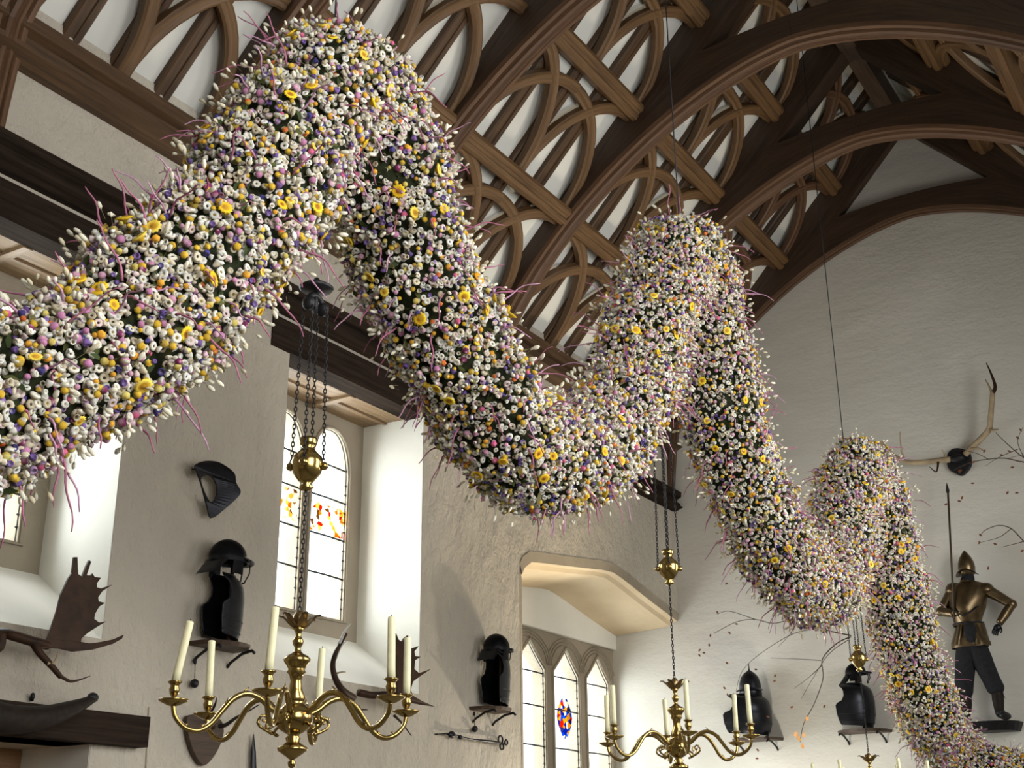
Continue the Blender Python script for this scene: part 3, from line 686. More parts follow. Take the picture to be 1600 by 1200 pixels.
kind('bunny_tail_grass_mass','bunny_tail_grass',5200,T_EGG,(.0085,.0150),egg,tilt=.35,r0=.285,r1=.355,single=100,squash=lambda n:np.stack([np.full(n,.95),np.full(n,.95),rng.uniform(1.0,1.5,n)],1),front=-.2)
# hanging and waving strings of pink amaranth
def strand(p,d,L,r,droop,curl):
    P=[];q=np.array(p,float);v=np.array(d,float); v/=np.linalg.norm(v); n=9; ph=random.uniform(0,6.28)
    a=np.cross(v,[0,0,1.]); a/=max(np.linalg.norm(a),1e-3); b=np.cross(v,a)
    for i in range(n):
        P.append(tuple(q)); k=i/(n-1); v=v+np.array([0,0,-droop])+curl*(a*math.cos(ph+i*1.1)+b*math.sin(ph+i*1.1)); v/=np.linalg.norm(v); q=q+v*L/(n-1)
    return P
pos,d,nr=scatter(1150,.24,.28,.35); cand=[]
view=CAM-pos; view/=np.linalg.norm(view,axis=1)[:,None]; vis=pxsize(pos,np.ones(len(pos)))*(np.abs((nr*view).sum(1))<.6); order=np.argsort(-vis)
PKM=m_plain('amaranth_pink',(.36,.13,.21),.8,0,.2,.3,20); PKM2=m_plain('amaranth_mauve',(.46,.26,.38),.8,0,.2,.25,20)
rest=MB(); rest2=MB()
for j,i in enumerate(order):
    L=random.uniform(.08,.24)*(1 if CAM@CAM>0 else 1); P=strand(pos[i],d[i]+np.array([0,0,-.2 if nr[i][2]<0 else .15]),L,0,.16 if nr[i][2]<.2 else .10,.22)
    rad=[.0043*(1-.6*k/8)+.0006*((k%2)) for k in range(9)]; m=PKM if i%3 else PKM2
    if j<100:
        MB().tube(P,rad,5).build('amaranth_strand',m,G)
    else: (rest if i%3 else rest2).tube(P,rad,4)
for r_,m in ((rest,PKM),(rest2,PKM2)):
    o=r_.build('amaranth_strand_mass',m,G); o['kind']='stuff'
# suspension rods of the three peaks
for (x,y),lb in (((520,100),'first and largest'),((1062,360),'middle'),((1318,690),'third')):
    p=onY(x,y,3.0); top=ZA-.12
    tag(MB().tube([p,(p.x,3.0,top)],.0042,6).build('suspension_rod',M['iron']),'thin dark rod from the roof holding up the %s garland peak'%lb,'rod')
# ================================================================== LEFT WALL: arms and antlers
def flat(name,pix,Y,depth,mat,parent=None,bev=0,curve=None,holes=()):
    def w2(p): q=onY(p[0],p[1],Y); return (q.x,q.z)
    loops=[[w2(p) for p in pix]]+[[w2(p) for p in h] for h in holes]
    fn=lambda u,v,w:Vector((u,Y+w+(curve(u,v) if curve else 0),v))
    return obj(name,plate(name,loops,depth,fn,mat,bev),parent)
def sm2(pts,n=5,closed=True):
    P=[Vector((a,b,0)) for a,b in pts]; m=len(P); out=[]
    for i in range(m if closed else m-1):
        g=lambda k:P[k%m] if closed else P[min(max(k,0),m-1)]
        a,b,c,d_=g(i-1),g(i),g(i+1),g(i+2)
        for k in range(n):
            t=k/n; q=.5*((2*b)+(c-a)*t+(2*a-5*b+4*c-d_)*t*t+(3*b-a-3*c+d_)*t**3); out.append((q.x,q.y))
    if not closed: out.append((P[-1].x,P[-1].y))
    return out
# curved saddle plate
ya=YL-.10
T=thing('armour_plate','black curved armour plate with an oval hole, high on the pier','armour plate',onY(340,765,YL))
T1=flat('curved_plate',sm2([(302,727),(322,720),(345,722),(364,738),(367,755),(372,768),(368,778),(352,795),(333,809),(326,790),(315,757),(305,737)],4),ya,.012,M['steel'],T,0,lambda u,v:.05*math.cos((u-onY(336,760,ya).x)*6)-.03,[sm2([(314,750),(322,743),(334,745),(341,757),(341,773),(333,784),(325,775)],4)])
MB().tube([onY(305,733,ya),onY(300,733,YL+.02)],.008,6).build('peg',M['iron'],T)
# bust on bracket: shelf, stand+cuirass, helmet
def cuirass(name,cx,y,z0,z1,w,label,parentlabel=None,group='cuirasses on wall brackets',ax='Y',mat='steel'):
    """breast and back plates as a shell turned on a wooden post; profile seen from the side"""
    T=thing(name,label,'armour',(cx,y,z0) if ax=='Y' else (y,cx,z0),group)
    def pt(a,b,z): return Vector((cx+a,y+b,z)) if ax=='Y' else Vector((y+b,cx+a,z))
    H=z1-z0; k=w/.15; k2=k*(.62 if ax=='Y' else 1.25); sgn=1 if ax=='Y' else -1
    # front bulge xr, armhole edge xl, half breadth, up the plate; shoulder strap at the top
    prof=[(0,-.115,.10,.13),(.08,-.125,.118,.14),(.25,-.137,.133,.15),(.45,-.140,.136,.155),(.5,-.128,.136,.155),(.56,-.085,.136,.15),(.68,-.065,.130,.145),(.8,-.068,.122,.14),(.88,-.085,.108,.13),(.94,-.115,.085,.11),(1,-.118,.045,.08)]
    rows=[]
    for t,xl,xr,bb in prof:
        z=z0+.045+t*(H-.045); r=[]
        for q in range(17):
            th=math.pi*(q/16-.5); r.append(pt(sgn*k*(xl+(xr-xl)*math.cos(th)**.8),k2*bb*math.sin(th),z-.025*math.cos(th)*(1-t)**4))
        rows.append(r)
    mb=MB().loft(rows); mb.loft([[p for p in r[::-1]] for r in rows])
    for e in (0,-1): mb.tube([r[e] for r in rows],.006,5)
    mb.tube(rows[0],.006,5,False); mb.tube(rows[-1],.006,5,False); mb.build('breastplate',M[mat],T)
    mb=MB()
    for t in (1,2): mb.tube([p+(p-pt(0,0,p.z)).normalized()*.002 for p in rows[t]],.003,4)
    mb.build('rivet_band',M['iron'],T)
    mb=MB(); mb.tube([pt(.03*sgn,0,z0-.005),pt(.02*sgn,0,z1+.12)],.014,8); mb.build('stand_post',M['oak_dark'],T)
    return T
def shelf(x,y,z,w,d,label,ax='Y',group='bracket shelves on the walls'):
    T=thing('wall_shelf',label,'shelf',(x,y,z),group)
    def pt(a,b,c): return (x+a,y-b,z+c) if ax=='Y' else (x-b,y+a,z+c)
    mb=MB(); r=[]
    top=[];bot=[]
    n=10
    for k in range(n+1):
        th=math.pi*k/n; top.append(Vector(pt(w/2*math.cos(th),d*math.sin(th)**.6,0))); bot.append(Vector(pt(w/2*.97*math.cos(th),d*.95*math.sin(th)**.6,-.028)))
    vs=top+bot; m=n+1; fs=[tuple(range(m)),tuple(range(2*m-1,m-1,-1))]+[(k,(k+1)%m,m+(k+1)%m,m+k) for k in range(m)]
    mb.add(vs,fs,smooth=False); mb.build('board',M['oak_dark'],T)
    for a in (-w*.36,w*.36):
        P=[Vector(pt(a,.0,-.13)),Vector(pt(a,.03,-.10)),Vector(pt(a,d*.5,-.05)),Vector(pt(a,d*.85,-.035)),Vector(pt(a,d*.95,-.055))]
        MB().tube(P,.011,6).build('bracket',M['iron'],T)
    return T
def helmet(c,r,label,ax=1,face=1,crest=False,name='helmet'):
    """lobster-tailed pot: dome, neck guard, peak and face bars; face=+1 looks along +x"""
    T=thing(name,label,'helmet',c); C=Vector(c)
    def pt(a,b,z): return C+(Vector((a*face,b,z)) if ax==1 else Vector((b,a*face,z)))
    rows=[]
    for i in range(9):
        ph=i/8*math.pi/2; q=[]
        for k in range(24):
            th=2*math.pi*k/24; q.append(pt(r*1.12*math.sin(ph)*math.cos(th),r*.92*math.sin(ph)*math.sin(th),r*1.05*math.cos(ph)))
        rows.append(q)
    q=[]
    for s in (1,):
        rows.append([pt(r*1.14*math.cos(2*math.pi*k/24),r*.94*math.sin(2*math.pi*k/24),-r*.25) for k in range(24)])
    mb=MB().loft(rows,True); mb.loft([w[::-1] for w in rows],True); mb.build('skull',M['steel'],T)
    rows=[]
    for i in range(6):     # tail
        t=i/5; rows.append([pt(-r*(.75+.75*t+.28*math.cos(th)*(1-t*.3)),r*(.85-.1*t)*math.sin(th),-r*(.15+.85*t)-(.008 if i%2 else 0)) for th in [math.pi*(k/10-.5) for k in range(11)]])
    mb=MB().loft(rows); mb.loft([w[::-1] for w in rows]); mb.build('neck_guard',M['steel'],T)
    for s in (-1,1):     # cheek piece
        rows=[[pt(r*a,s*r*.88*b,-r*z) for a,b in ((-.45,1),(.0,1.03),(.35,.95))] for z,b_ in ((.2,1),(.6,1),(.95,1))]
        mb=MB().loft(rows); mb.loft([w[::-1] for w in rows]); mb.build('cheek_piece',M['steel'],T)
    rows=[[pt(r*(1.0+t*.65)*1.0*math.cos(th)*1.0,r*(.9+.1*t)*math.sin(th),r*(.02-.12*t)) for th in [math.pi*(k/12-.5)*.8 for k in range(13)]] for t in (0,.5,1)]
    mb=MB().loft(rows); mb.loft([[p-Vector((0,0,.012)) for p in w[::-1]] for w in rows]); mb.tube([p for p in rows[-1]],.011,6); mb.build('peak',M['steel'],T)
    mb=MB()
    for s in (-.35,.35): mb.tube([pt(r*1.35,s*r,-.02),pt(r*1.42,s*r*.8,-r*.6),pt(r*1.2,s*r*.4,-r*1.15)],.005,5)
    mb.tube([pt(r*1.2,-.4*r*.4,-r*1.15),pt(r*1.2,.4*r*.4,-r*1.15)],.006,5); mb.build('face_bars',M['iron'],T)
    return T
P1=onY(345,1005,YL-.12); sz=P1.z
P1=onY(348,985,YL-.14)
shelf(6.30,YL,onY(345,1003,YL-.15).z,.44,.26,'dark wooden bracket shelf under the bust left of the chandelier')
zsh=onY(345,1003,YL-.15).z
cuirass('cuirass',6.27,YL-.15,zsh+.002,onY(345,897,YL-.15).z,.15,'black cuirass on a post on the shelf left of the near chandelier')
helmet((6.24,YL-.15,onY(345,870,YL-.15).z),.128,'black peaked helmet with neck guard, left of the near chandelier',1,1)
zs2=onY(760,1103,YL-.15).z
shelf(9.66,YL,zs2,.44,.26,'dark bracket shelf under the bust beside the bay window')
cuirass('cuirass',9.70,YL-.15,zs2+.002,onY(765,1017,YL-.15).z,.155,'black cuirass on the shelf beside the bay window')
helmet((9.66,YL-.15,onY(765,1010,YL-.15).z),.122,'black peaked helmet just left of the bay window',1,1)
# palmate antlers
def palm(pix_palm,tubes,label,pal_mat='antler',Y=YL-.28,base=None,name='mounted_antler',skull=None):
    T=thing(name,label,'antler',base); a=onY(*pix_palm[0],Y)
    xs=[onY(p[0],p[1],Y).x for p in pix_palm]; xc=sum(xs)/len(xs)
    if pix_palm: flat('antler_palm',pix_palm,Y,.018,M[pal_mat],T,.003,lambda u,v:.12*(u-xc)**2-.02)
    for pts,r0,r1,mt in tubes:
        P=smoothcurve([onY(x,y,Y+dy) for x,y,dy in pts],5); n=len(P)
        MB().tube(P,[r0+(r1-r0)*k/(n-1) for k in range(n)],8).build('antler_tine',M[mt],T)
    return T
big=[(70,998),(78,980),(86,955),(92,930),(103,905),(109,896),(112,872),(116,872),(117,898),(124,903),(131,885),(135,877),(137,879),(130,900),(137,901),(140,898),(143,903),(152,904),(146,912),(146,919),(154,921),(166,917),(155,924),(148,934),(149,941),(158,943),(150,948),(143,960),(142,968),(150,974),(158,973),(146,980),(132,989),(122,998),(121,1004),(135,1007),(155,1004),(175,1000),(189,994),(187,998),(172,1006),(140,1015),(110,1018),(88,1013),(72,1012),(60,1014)]
palm(big,[([(-30,1010,.18),(0,990,.10),(20,993,.03),(50,1002,0),(75,1008,0)],.030,.028,'antler'),([(-40,1000,.1),(-5,1012,.05),(2,990,.05)],.04,.03,'antler'),([(52,1003,0),(62,1020,-.03),(80,1040,-.06),(95,1058,-.06)],.026,.014,'antler'),([(92,1055,-.06),(108,1064,-.05),(122,1063,-.04),(141,1056,-.03)],.012,.002,'antler'),([(74,1036,-.06),(84,1036,-.07),(91,1020,-.08)],.012,.004,'antler_pale'),([(110,1005,0),(140,1008,-.01),(170,1003,-.02),(190,994,-.03)],.016,.002,'antler')],
 'huge broad palmate brown antler at the left edge, above the dark tusk',base=onY(0,1000,YL-.2))
sm=[(617,1050),(616,992),(619,1000),(624,1004),(628,998),(633,994),(634,1001),(633,1010),(640,1014),(649,1011),(643,1018),(644,1026),(652,1027),(644,1032),(643,1046),(651,1053),(666,1048),(653,1056),(641,1065),(637,1078),(641,1088),(655,1096),(673,1103),(655,1101),(634,1097),(618,1090)]
palm(sm,[([(560,1082,.12),(580,1086,.08),(600,1085,.02),(620,1086,0)],.03,.025,'antler'),([(552,1090,.05),(535,1078,0),(524,1060,0),(520,1040,0),(524,1022,-.02),(533,1004,-.02),(541,990,-.02)],.028,.012,'antler'),([(524,1030,0),(533,1010,-.03),(541,1002,-.04)],.010,.003,'antler_white'),([(530,1006,-.02),(540,985,-.04),(549,974,-.05)],.013,.003,'antler_white'),([(526,1052,0),(534,1050,-.03),(540,1050,-.04)],.008,.003,'antler_pale'),([(542,1085,.03),(545,1105,-.02),(556,1108,-.04),(574,1109,-.05)],.018,.004,'antler'),([(616,1118,0),(628,1130,0),(643,1150,-.02)],.012,.003,'antler')],
 'spread of dark palmate antlers behind the right-hand candles, under the window sill',base=onY(565,1085,YL-.1))
# curved tusk and shelf-like lintel, nail
P=smoothcurve([onY(x,y,YL-.24) for x,y in ((-160,1060),(-80,1098),(0,1122),(60,1122),(110,1108),(150,1090))],6)
T=tag(MB().tube(P,interp([.10,.095,.085,.068,.048,.016],6),14,True).build('mounted_tusk',M['horn']),'thick dark curved tusk mounted above the doorway lintel, lower left','tusk')
MB().ellipsoid(onY(145,1090,YL-.24),(.04,.024,.03),10,6).build('tusk_tip',M['iron'],T)
tag(MB().tube([onY(50,1093,YL-.03),onY(50,1088,YL+.03)],.012,6).ellipsoid(onY(51,1088,YL-.03),(.014,.014,.022),8,5).build('iron_hook',M['iron']),'small iron hook in the wall just above the tusk','hook')
# shield plaque with horns
T=thing('horn_trophy','dark shield plaque with horns behind the left arms of the near chandelier','trophy',onY(315,1140,YL))
flat('shield_board',sm2([(290,1125),(300,1118),(325,1117),(343,1128),(345,1150),(333,1178),(316,1195),(303,1180),(294,1155)],4),YL-.03,.04,M['oak_dark'],T,.006)
for pts,r in (([(335,1135,-.02),(352,1133,-.08),(368,1122,-.13),(385,1113,-.16),(405,1101,-.18)],.017),([(322,1120,-.02),(332,1108,-.08),(337,1098,-.12),(338,1090,-.14)],.014)):
    Pq=smoothcurve([onY(x,y,YL+dy) for x,y,dy in pts],5); MB().tube(Pq,[r*(1-.8*k/(len(Pq)-1)) for k in range(len(Pq))],8).build('horn',M['horn'],T)
MB().ellipsoid(onY(330,1130,YL-.06),(.05,.04,.045),10,6).build('skull_cap',M['antler'],T)
# balls hanging on cords
for (x0,y0,x1,y1,r,lb) in ((305,1034,304,1068,.030,'small dark ball hanging on a cord under the left bracket shelf'),(741,1115,742,1139,.028,'small dark ball hanging under the shelf beside the bay window')):
    T=thing('hanging_ball',lb,'ball',onY(x0,y0,YL-.02)); p=onY(x0,y0,YL-.03); q=onY(x1,y1,YL-.04)
    MB().ellipsoid(q,(r,r,r),12,8).build('ball',M['iron'],T); MB().tube([p,q],.003,5).build('cord',M['twig'],T); MB().ellipsoid(p,(.012,.012,.02),8,5).build('staple',M['iron'],T)
# spur-like rowel weapon lying on the wall right of the antlers
T=thing('wheel_lock_key','slim steel spur with a ringed end fixed to the wall below the second shelf','spur',onY(740,1155,YL))
a=onY(684,1147,YL-.03); b=onY(790,1163,YL-.05)
MB().tube(smoothcurve([a,onY(706,1148,YL-.04),onY(735,1155,YL-.05),onY(770,1159,YL-.06),b],5),interp([.003,.012,.008,.014,.003],5),8).build('shaft',M['steel'],T)
mb=MB().ellipsoid(onY(706,1148,YL-.05),(.05,.02,.03),10,6); mb.ellipsoid(onY(719,1152,YL-.05),(.02,.02,.02),8,5); mb.build('boss',M['steel'],T)
mb=MB()
for cx,cy,rr in ((782,1156,.036),(784,1166,.03),(791,1160,.022)):
    c=onY(cx,cy,YL-.06); mb.tube([c+Vector((rr*math.cos(t),0,rr*math.sin(t))) for t in [i*math.pi/6 for i in range(13)]],.008,6,False)
mb.build('ring_guard',M['steel'],T)
T.name='rowel_spur'
for q in (a,b): MB().tube([q,Vector((q.x,YL+.01,q.z))],.006,5).build('fixing_pin',M['iron'],T)
# tall thin blade below the chandelier
tag(MB().loft([[onY(391,1230,YL-.03),onY(396,1230,YL-.05),onY(402,1230,YL-.03)],[onY(392,1175,YL-.03),onY(396,1175,YL-.05),onY(400,1175,YL-.03)],[onY(395,1148,YL-.03),onY(396,1146,YL-.035),onY(397,1148,YL-.03)]]).build('sword_blade',M['steel']),'upright pale blade tip on the wall just left of the chandelier stem','sword')
# ================================================================== END WALL
XW=XE
def on(x,y,d=.0): return onX(x,y,XW-d)
# stag antlers on shield
T=thing('stag_antlers','wide pale stag antlers on a dark shield high on the end wall','antlers',on(1497,720))
def flatX(name,pix,d,depth,mat,parent,bev=0):
    L=[(on(x,y,d).y,on(x,y,d).z) for x,y in pix]
    return obj(name,plate(name,[L],depth,lambda u,v,w:Vector((XW-d+w,u,v)),mat,bev),parent)
flatX('shield_board',sm2([(1482,712),(1488,704),(1496,702),(1506,704),(1515,709),(1517,725),(1511,736),(1503,742),(1492,738),(1483,730)],4),.04,.05,M['iron'],T,.01)
for pts,r0,r1,mt in (([(1484,718,.1),(1470,719,.14),(1445,722,.2),(1418,722,.26),(1400,714,.3),(1385,702,.32),(1376,690,.33)],.035,.02,'antler_pale'),
  ([(1508,710,.1),(1522,696,.14),(1536,682,.2),(1546,669,.26),(1548,650,.3),(1550,625,.32),(1551,611,.33)],.035,.026,'antler_pale'),
  ([(1551,614,.33),(1555,604,.33),(1549,585,.33),(1541,567,.33)],.026,.004,'antler'),([(1551,616,.33),(1546,605,.33),(1539,592,.33)],.018,.004,'antler_pale'),
  ([(1545,670,.26),(1552,672,.3),(1560,671,.36)],.022,.006,'antler_pale'),([(1516,701,.14),(1530,701,.2),(1539,706,.24)],.016,.004,'antler_pale'),([(1478,717,.12),(1474,706,.18),(1471,702,.2)],.012,.003,'antler_pale'),
  ([(1466,722,.18),(1463,737,.22),(1452,729,.26)],.014,.003,'antler'),([(1415,722,.26),(1409,705,.3),(1406,680,.34),(1407,674,.34)],.012,.003,'antler_pale')):
    P=smoothcurve([on(*p) for p in pts],5); n=len(P); MB().tube(P,[r0+(r1-r0)*k/(n-1) for k in range(n)],8).build('antler_branch',M[mt],T)
MB().ellipsoid(on(1496,716,.1),(.05,.09,.05),10,6).build('skull_cap',M['iron'],T)
# suit of armour
D=.22
K=(on(1510,700,D).z-on(1510,1100,D).z)/400
def ap(x,y,d=0): p=on(x,y,D); return Vector((p.x-d,p.y,p.z))
T=thing('suit_of_armour','standing suit of bronzed armour with pointed helmet and black breeches, hand on hip','armour',ap(1535,1132))
B=lambda mb,nm,mt: mb.build(nm,M[mt],T)
def limb(pts,rad,seg=12,ell=None): P=smoothcurve(pts,4); return MB().tube(P,interp(rad,4),seg,True,ell=None)
# head and helmet
mb=MB(); hc=ap(1511,893)
mb.lathe([(.015,.30),(.02,.28)] [::-1] and [(.07,-.02),(.082,.02),(.088,.06),(.08,.12),(.06,.17),(.03,.215),(.006,.245)],hc+Vector((0,0,-.02)),18)
rows=[]
for t,zz in ((0,0),(.5,-.03),(1,-.045)):
    rows.append([hc+Vector((-(.085+.055*t)*math.cos(a),(.08+.035*t)*math.sin(a),zz-.0+.05*t*abs(math.cos(a))**2)) for a in [k*math.pi/12 for k in range(25)]])
mb.loft(rows); mb.loft([[p-Vector((0,0,.004)) for p in r[::-1]] for r in rows]); B(mb,'helmet','bronze')
mb=MB().ellipsoid(hc+Vector((0,0,-.075)),(.075,.065,.095),14,9); mb.ellipsoid(hc+Vector((-.075,0,-.08)),(.016,.012,.025),8,5); B(mb,'head','cloth')
B(MB().lathe([(.06,0),(.085,.02),(.07,.06),(.058,.09)],ap(1512,916),16),'gorget','bronze')
# torso
def ring(c,a,b,n=20,pk=0): return [c+Vector((-a*math.cos(t)-(pk*max(0,math.cos(t))**6),b*math.sin(t),0)) for t in [2*math.pi*k/n for k in range(n)]]
rows=[ring(ap(1512,y,0),a,b,20,pk) for y,a,b,pk in ((909,.07,.08,0),(914,.10,.17,0),(924,.12,.205,0),(938,.135,.20,.02),(952,.14,.185,.05),(964,.12,.155,.05),(972,.105,.14,.02),(978,.11,.145,0))]
mb=MB().loft(rows,True); B(mb,'breastplate','bronze')
mb=MB(); mb.tube([ap(1493,950,.13),ap(1503,961,.17),ap(1512,967,.2),ap(1522,961,.17),ap(1533,950,.13)],.008,6); mb.tube(ring(ap(1513,975,0),.118,.152)+[ring(ap(1513,975,0),.118,.152)[0]],.010,6); B(mb,'waist_belt','iron')
for s,(x0,x1) in ((1,(1494,1515)),(-1,(1518,1553))):
    rows=[]
    for y,e,dep in ((976,0,.11),(985,.15,.13),(995,.4,.15),(1003,.9,.16),(1010,1,.165)):
        L=[]
        for k in range(9):
            q=k/8
            xa,xb=((1497-4*e,1513-1*e) if s==1 else (1515+6*e,1532+22*e*.8+2))
            x=xa+(xb-xa)*q; L.append(ap(x,y,dep*math.sin(math.pi*(.12+.76*q))))
        rows.append(L)
    mb=MB().loft(rows); mb.loft([r[::-1] for r in rows]); B(mb,'tasset','bronze')
rows=[ring(ap(1516,y,0),a,b,20) for y,a,b in ((974,.10,.14),(990,.12,.17),(1004,.13,.195),(1012,.12,.19))]
B(MB().loft(rows,True),'skirt_plate','bronze')
# arms
def arm(sh,el,wr,nm):
    B(MB().lathe([(.01,.07),(.05,.06),(.078,.03),(.088,-.01),(.082,-.04)],sh,14),'pauldron','bronze')
    B(limb([sh,sh.lerp(el,.5),el],[.066,.056,.046]),'upper_arm_plate','bronze')
    B(MB().ellipsoid(el,(.055,.052,.052),12,8),'elbow_cop','bronze')
    B(limb([el,el.lerp(wr,.5),wr],[.045,.048,.036]),'forearm_plate','bronze')
shR,elR,wrR=ap(1490,921),ap(1471,956,.02),ap(1496,962,.13)
shL,elL,wrL=ap(1540,921),ap(1581,944,.0),ap(1564,976,.08)
arm(shR,elR,wrR,'r'); arm(shL,elL,wrL,'l')
for w,dirv,nm in ((wrR,Vector((-.02,-.09,.01)),1),(wrL,Vector((-.02,.045,-.085)),2)):
    mb=MB().ellipsoid(w+dirv*.45,(.03,.04,.034),10,6); u=dirv.normalized(); side=u.cross(Vector((1,0,0))).normalized()
    for k in range(4):
        b0=w+dirv*.7+side*(.018*(k-1.5)); mb.tube([b0,b0+u*.03+Vector((-.008,0,0)),b0+u*(.05+.006*(1 if k in(1,2) else 0))+Vector((.012,0,-.006))],[.010,.009,.007],6)
    mb.tube([w+dirv*.3+side*.03,w+dirv*.6+side*.05,w+dirv*.9+side*.05],[.010,.009,.007],6)
    B(mb,'gauntlet','bronze' if nm==1 else 'steel')
# breeches, stockings, shoes
for pts,rad in (([ap(1510,1003),ap(1509,1030),ap(1507,1060),ap(1507,1082),ap(1508,1091)],[.095,.105,.095,.085,.06]),([ap(1524,1003),ap(1534,1030),ap(1548,1060),ap(1556,1076),ap(1559,1083)],[.10,.105,.088,.088,.06])):
    B(limb(pts,rad,14),'breeches_leg','cloth')
B(MB().ellipsoid(ap(1521,990,.13),(.05,.065,.11),12,8),'front_cloth','cloth')
B(MB().ellipsoid(ap(1516,1006),(.11,.17,.09),14,8),'breeches_seat','cloth')
for a,b,r in ((ap(1509,1088),ap(1510,1120),(.058,.062,.042)),(ap(1558,1080),ap(1562,1115),(.058,.060,.042))):
    B(limb([a,a.lerp(b,.4),b],r,12),'stocking','horn')
for p,dx in ((ap(1509,1123),-.01),(ap(1564,1119),-.05)):
    mb=MB().ellipsoid(p+Vector((-.05,dx,-.005)),(.13,.055,.04),12,7); mb.ellipsoid(p+Vector((-.0,0,.03)),(.06,.05,.05),10,6); B(mb,'shoe','iron')
B(MB().tube([ap(1566,1078,.03),ap(1569,1086,.04),ap(1572,1092,.04)],[.010,.006,.002],5),'knee_ribbon','cloth')
mb=MB(); c=ap(1533,1122)
z=ap(1537,1121).z-.047; n=14
r1=[Vector((XW-.002-.36*max(0,math.sin(math.pi*k/n))**.55,c.y+.36*math.cos(math.pi*k/n)+.0,z)) for k in range(n+1)]; r2=[Vector((p.x+(.06 if 0<k<n else 0),c.y+(p.y-c.y)*.9,z-.09)) for k,p in enumerate(r1)]
m=n+1; mb.add(r1+r2,[tuple(range(m))[::-1],tuple(range(m,2*m))]+[(k,(k+1)%m,m+(k+1)%m,m+k) for k in range(m)],smooth=False)
tag(mb.build('wall_bracket',M['iron']),'dark bracket ledge on the end wall under the suit of armour','bracket')
T=thing('pike','long thin pike rising beside the suit of armour','pike',ap(1492,920))
MB().tube([ap(1497,975,.15),ap(1483,770,.05)],.011,8).build('shaft',M['oak_dark'],T); MB().lathe([(.012,0),(.02,.02),(.012,.07),(.001,.12)],ap(1483,772,.05),8).build('spearhead',M['iron'],T)
# end-wall busts
def bust_end(px,py_sh,py_neck,w,lb1,lb2,lb3,pointed):
    c=on(px,py_sh,.2); zsh=c.z; y=c.y; ztop=on(px,py_neck,.2).z
    shelf(XE,y,zsh,.56,.34,lb3,'X'); cuirass('cuirass',y,XE-.18,zsh+.002,ztop,w,lb1,ax='X')
    if pointed:
        T=thing('helmet',lb2,'helmet',(XE-.18,y,ztop)); C=Vector((XE-.18,y,ztop+.10))
        MB().lathe([(.13,-.16),(.125,-.06),(.12,.02),(.10,.09),(.06,.14),(.02,.165),(.008,.18),(.004,.25)],C,20).build('skull',M['steel'],T)
        rows=[[C+Vector((-(.12+.05*t)*math.cos(a),(.12+.04*t)*math.sin(a),-.03-.03*t)) for a in [(k/12-.5)*math.pi for k in range(13)]] for t in (0,1)]
        mb=MB().loft(rows); mb.loft([[p-Vector((0,0,.005)) for p in r[::-1]] for r in rows]); mb.build('peak',M['steel'],T)
    else: helmet((XE-.18,y,ztop+.12),.10,lb2,2,-1)
bust_end(1177,1153,1085,.235,'dark cuirass on the end wall, behind the middle chandelier candles','dark helmet with a spike, behind the middle chandelier candles','bracket shelf under the bust behind the middle chandelier',True)
bust_end(1345,1140,1068,.185,'dark cuirass on the end wall, half hidden by the descending garland','dark helmet with side guards beside the descending garland','bracket shelf beside the descending garland',False)
# bare sprays of twigs with small dry leaves
def spray(stems,leaves,label,d=.35,orange=()):
    T=thing('twig_spray',label,'twigs',on(*stems[0][0],d))
    mb=MB()
    for i,s in enumerate(stems):
        P=smoothcurve([on(x,y,d+.05*math.sin(k+i)) for k,(x,y) in enumerate(s)],4); n=len(P); r=.0075 if i==0 else .0045
        mb.tube(P,[r*(1-.6*k/(n-1)) for k in range(n)],5)
    mb.build('stems',M['twig'],T)
    for L,mt,sc in ((leaves,'leafdry',1),(orange,'leaforange',1.5)):
        for x,y in L:
            c=on(x,y,d); a=random.uniform(0,3.14); u=Vector((0,math.cos(a),math.sin(a)))*.020*sc; v=Vector((.3,-math.sin(a),math.cos(a)))*.010*sc
            MB().loft([[c-u,c-u],[c-v-u*.3,c+v-u*.3],[c-v+u*.4,c+v+u*.4],[c+u*1.2,c+u*1.2]]).build('leaf',M[mt],T)
spray([[(1330,993),(1305,988),(1285,982),(1250,965),(1210,974),(1180,968),(1150,972),(1115,990)],[(1285,982),(1240,990),(1190,1020),(1160,1048),(1150,1080)],[(1180,968),(1140,955),(1120,960)],[(1250,965),(1235,990),(1215,1012)]],
 [(1151,975),(1110,993),(1121,957),(1108,1008),(1140,989),(1100,1020),(1093,1024),(1136,1036),(1181,1046),(1211,1056),(1132,1075),(1137,1086),(1135,912),(1093,1016)],'bare twig spray above the spiked helmet on the end wall')
spray([[(1330,995),(1308,1005),(1285,1030),(1286,1060),(1272,1100),(1256,1130),(1250,1160)],[(1283,1032),(1250,1030),(1205,1028)],[(1325,1000),(1295,1022),(1270,1060),(1252,1092)],[(1284,1040),(1262,1060),(1240,1076)]],
 [(1237,1105),(1210,1064),(1200,1120),(1184,1172),(1183,1185),(1288,1104)],'drooping twig spray with a few orange leaves, left of the descending garland',orange=((1243,1147),(1247,1152),(1254,1166),(1256,1149),(1261,1123),(1249,1155)))
spray([[(1640,722),(1600,722),(1570,716),(1540,718),(1512,724),(1490,735)],[(1545,718),(1525,708),(1500,703)],[(1640,722),(1600,712),(1575,716)]],[(1521,722),(1499,737),(1503,778),(1501,735),(1499,783),(1478,788),(1538,705),(1574,770),(1589,770),(1520,755)],'nearly bare twig spray just right of and below the stag shield',orange=())
spray([[(1640,730),(1600,715),(1570,690),(1556,676)],[(1600,715),(1590,690),(1598,668)],[(1590,702),(1560,715),(1540,728)]],[(1565,711),(1577,705),(1590,684),(1595,672),(1582,730)],'twig spray at the right edge beside the right antler',.3)
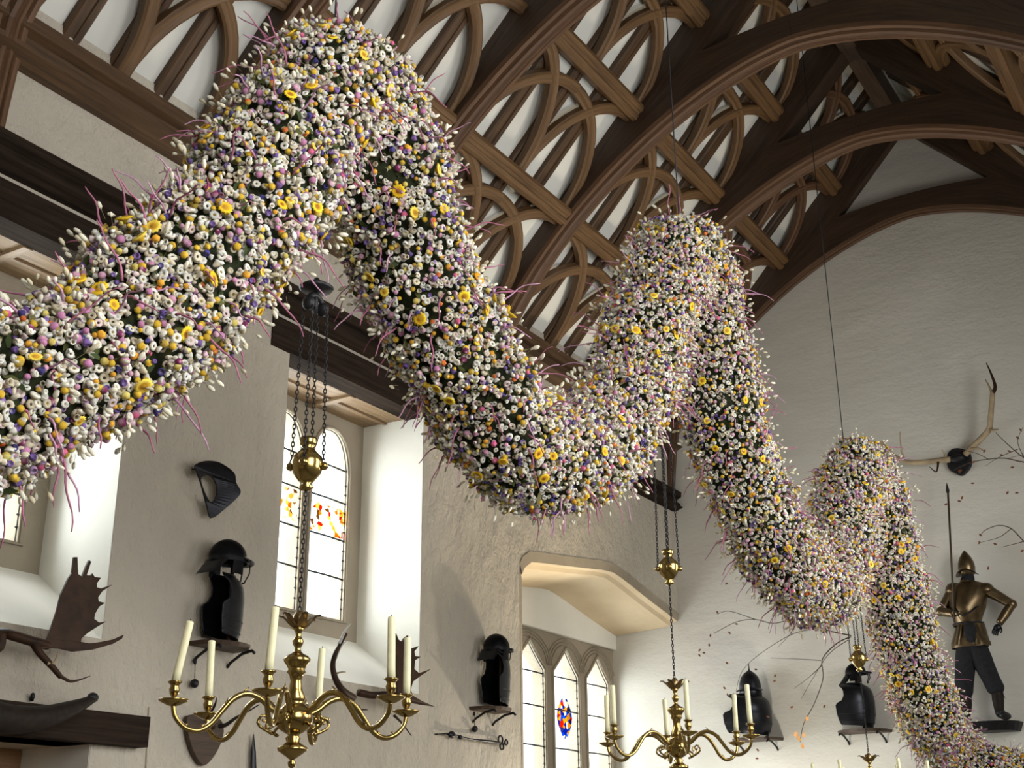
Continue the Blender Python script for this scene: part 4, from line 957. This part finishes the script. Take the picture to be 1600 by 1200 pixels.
spray([[(1640,880),(1600,846),(1580,826),(1560,821),(1540,828),(1532,836)],[(1600,846),(1585,850),(1565,855)],[(1580,826),(1560,840),(1530,848)]],[(1532,836),(1530,848),(1555,850),(1597,861),(1544,888)],'twig spray at the right edge beside the pointed helmet',.3)
# ================================================================== LIGHT
def area(name,loc,rot,sx,sy,p,col=(1,1,1)):
    l=bpy.data.lights.new(name,'AREA'); l.shape='RECTANGLE'; l.size=sx; l.size_y=sy; l.energy=p; l.color=col
    o=bpy.data.objects.new(name,l); o.location=loc; o.rotation_euler=rot; COL.objects.link(o); return o
R=math.radians
for nm,x,y,z,sx,sy,p in (('window_daylight',5.2,8.0,5.0,3.2,3.8,520),('window_daylight',8.6,8.0,5.0,3.4,3.8,560),('bay_daylight',13.4,8.6,3.2,6.4,4.2,950)):
    area(nm,(x,y,z),(R(-90),0,0),sx,sy,p,(.93,.98,1))
for a,b in RW: area('right_wall_fill',((a+b)/2,YR-.5,3.9),(R(90),0,0),b-a,2.8,150,(1,.98,.95))  # lamps added behind the made-up right-wall openings as camera-side fill
def spot(name,loc,tgt,p,ang,col,r=.08,blend=.6):
    l=bpy.data.lights.new(name,'SPOT'); l.energy=p; l.spot_size=R(ang); l.spot_blend=blend; l.color=col; l.shadow_soft_size=r
    o=bpy.data.objects.new(name,l); o.location=loc; o.rotation_euler=(Vector(tgt)-Vector(loc)).to_track_quat('-Z','Y').to_euler(); COL.objects.link(o)
spot('floodlight',(11.9,5.2,1.2),(7.5,6.1,5.5),260,110,(1,.88,.68),.05)
spot('floodlight',(12.2,4.6,1.2),(9.2,4.2,8.5),420,84,(1,.83,.58),.10)
spot('floodlight',(12.6,4.9,1.5),(13.94,5.3,3.0),100,120,(1,.95,.85),.10)
for x,y,z,sx,sy,rt in ((4.46,7.6,4.4,2.0,2.2,-90),(7.94,7.6,4.4,2.0,2.2,-90),(12.2,7.65,2.7,3.6,3.0,-90))+tuple(((a+b)/2,YR-.32,3.9,b-a+.1,3.1,90) for a,b in RW):
    area('window_portal',(x,y,z),(R(rt),0,0),sx,sy,1).data.cycles.is_portal=True  # sky portals for the windows and the added right-wall openings
w=bpy.data.worlds.new('sky'); SC.world=w; w.use_nodes=True; bg=w.node_tree.nodes['Background']; bg.inputs[0].default_value=(.97,.99,1,1); bg.inputs[1].default_value=2.6
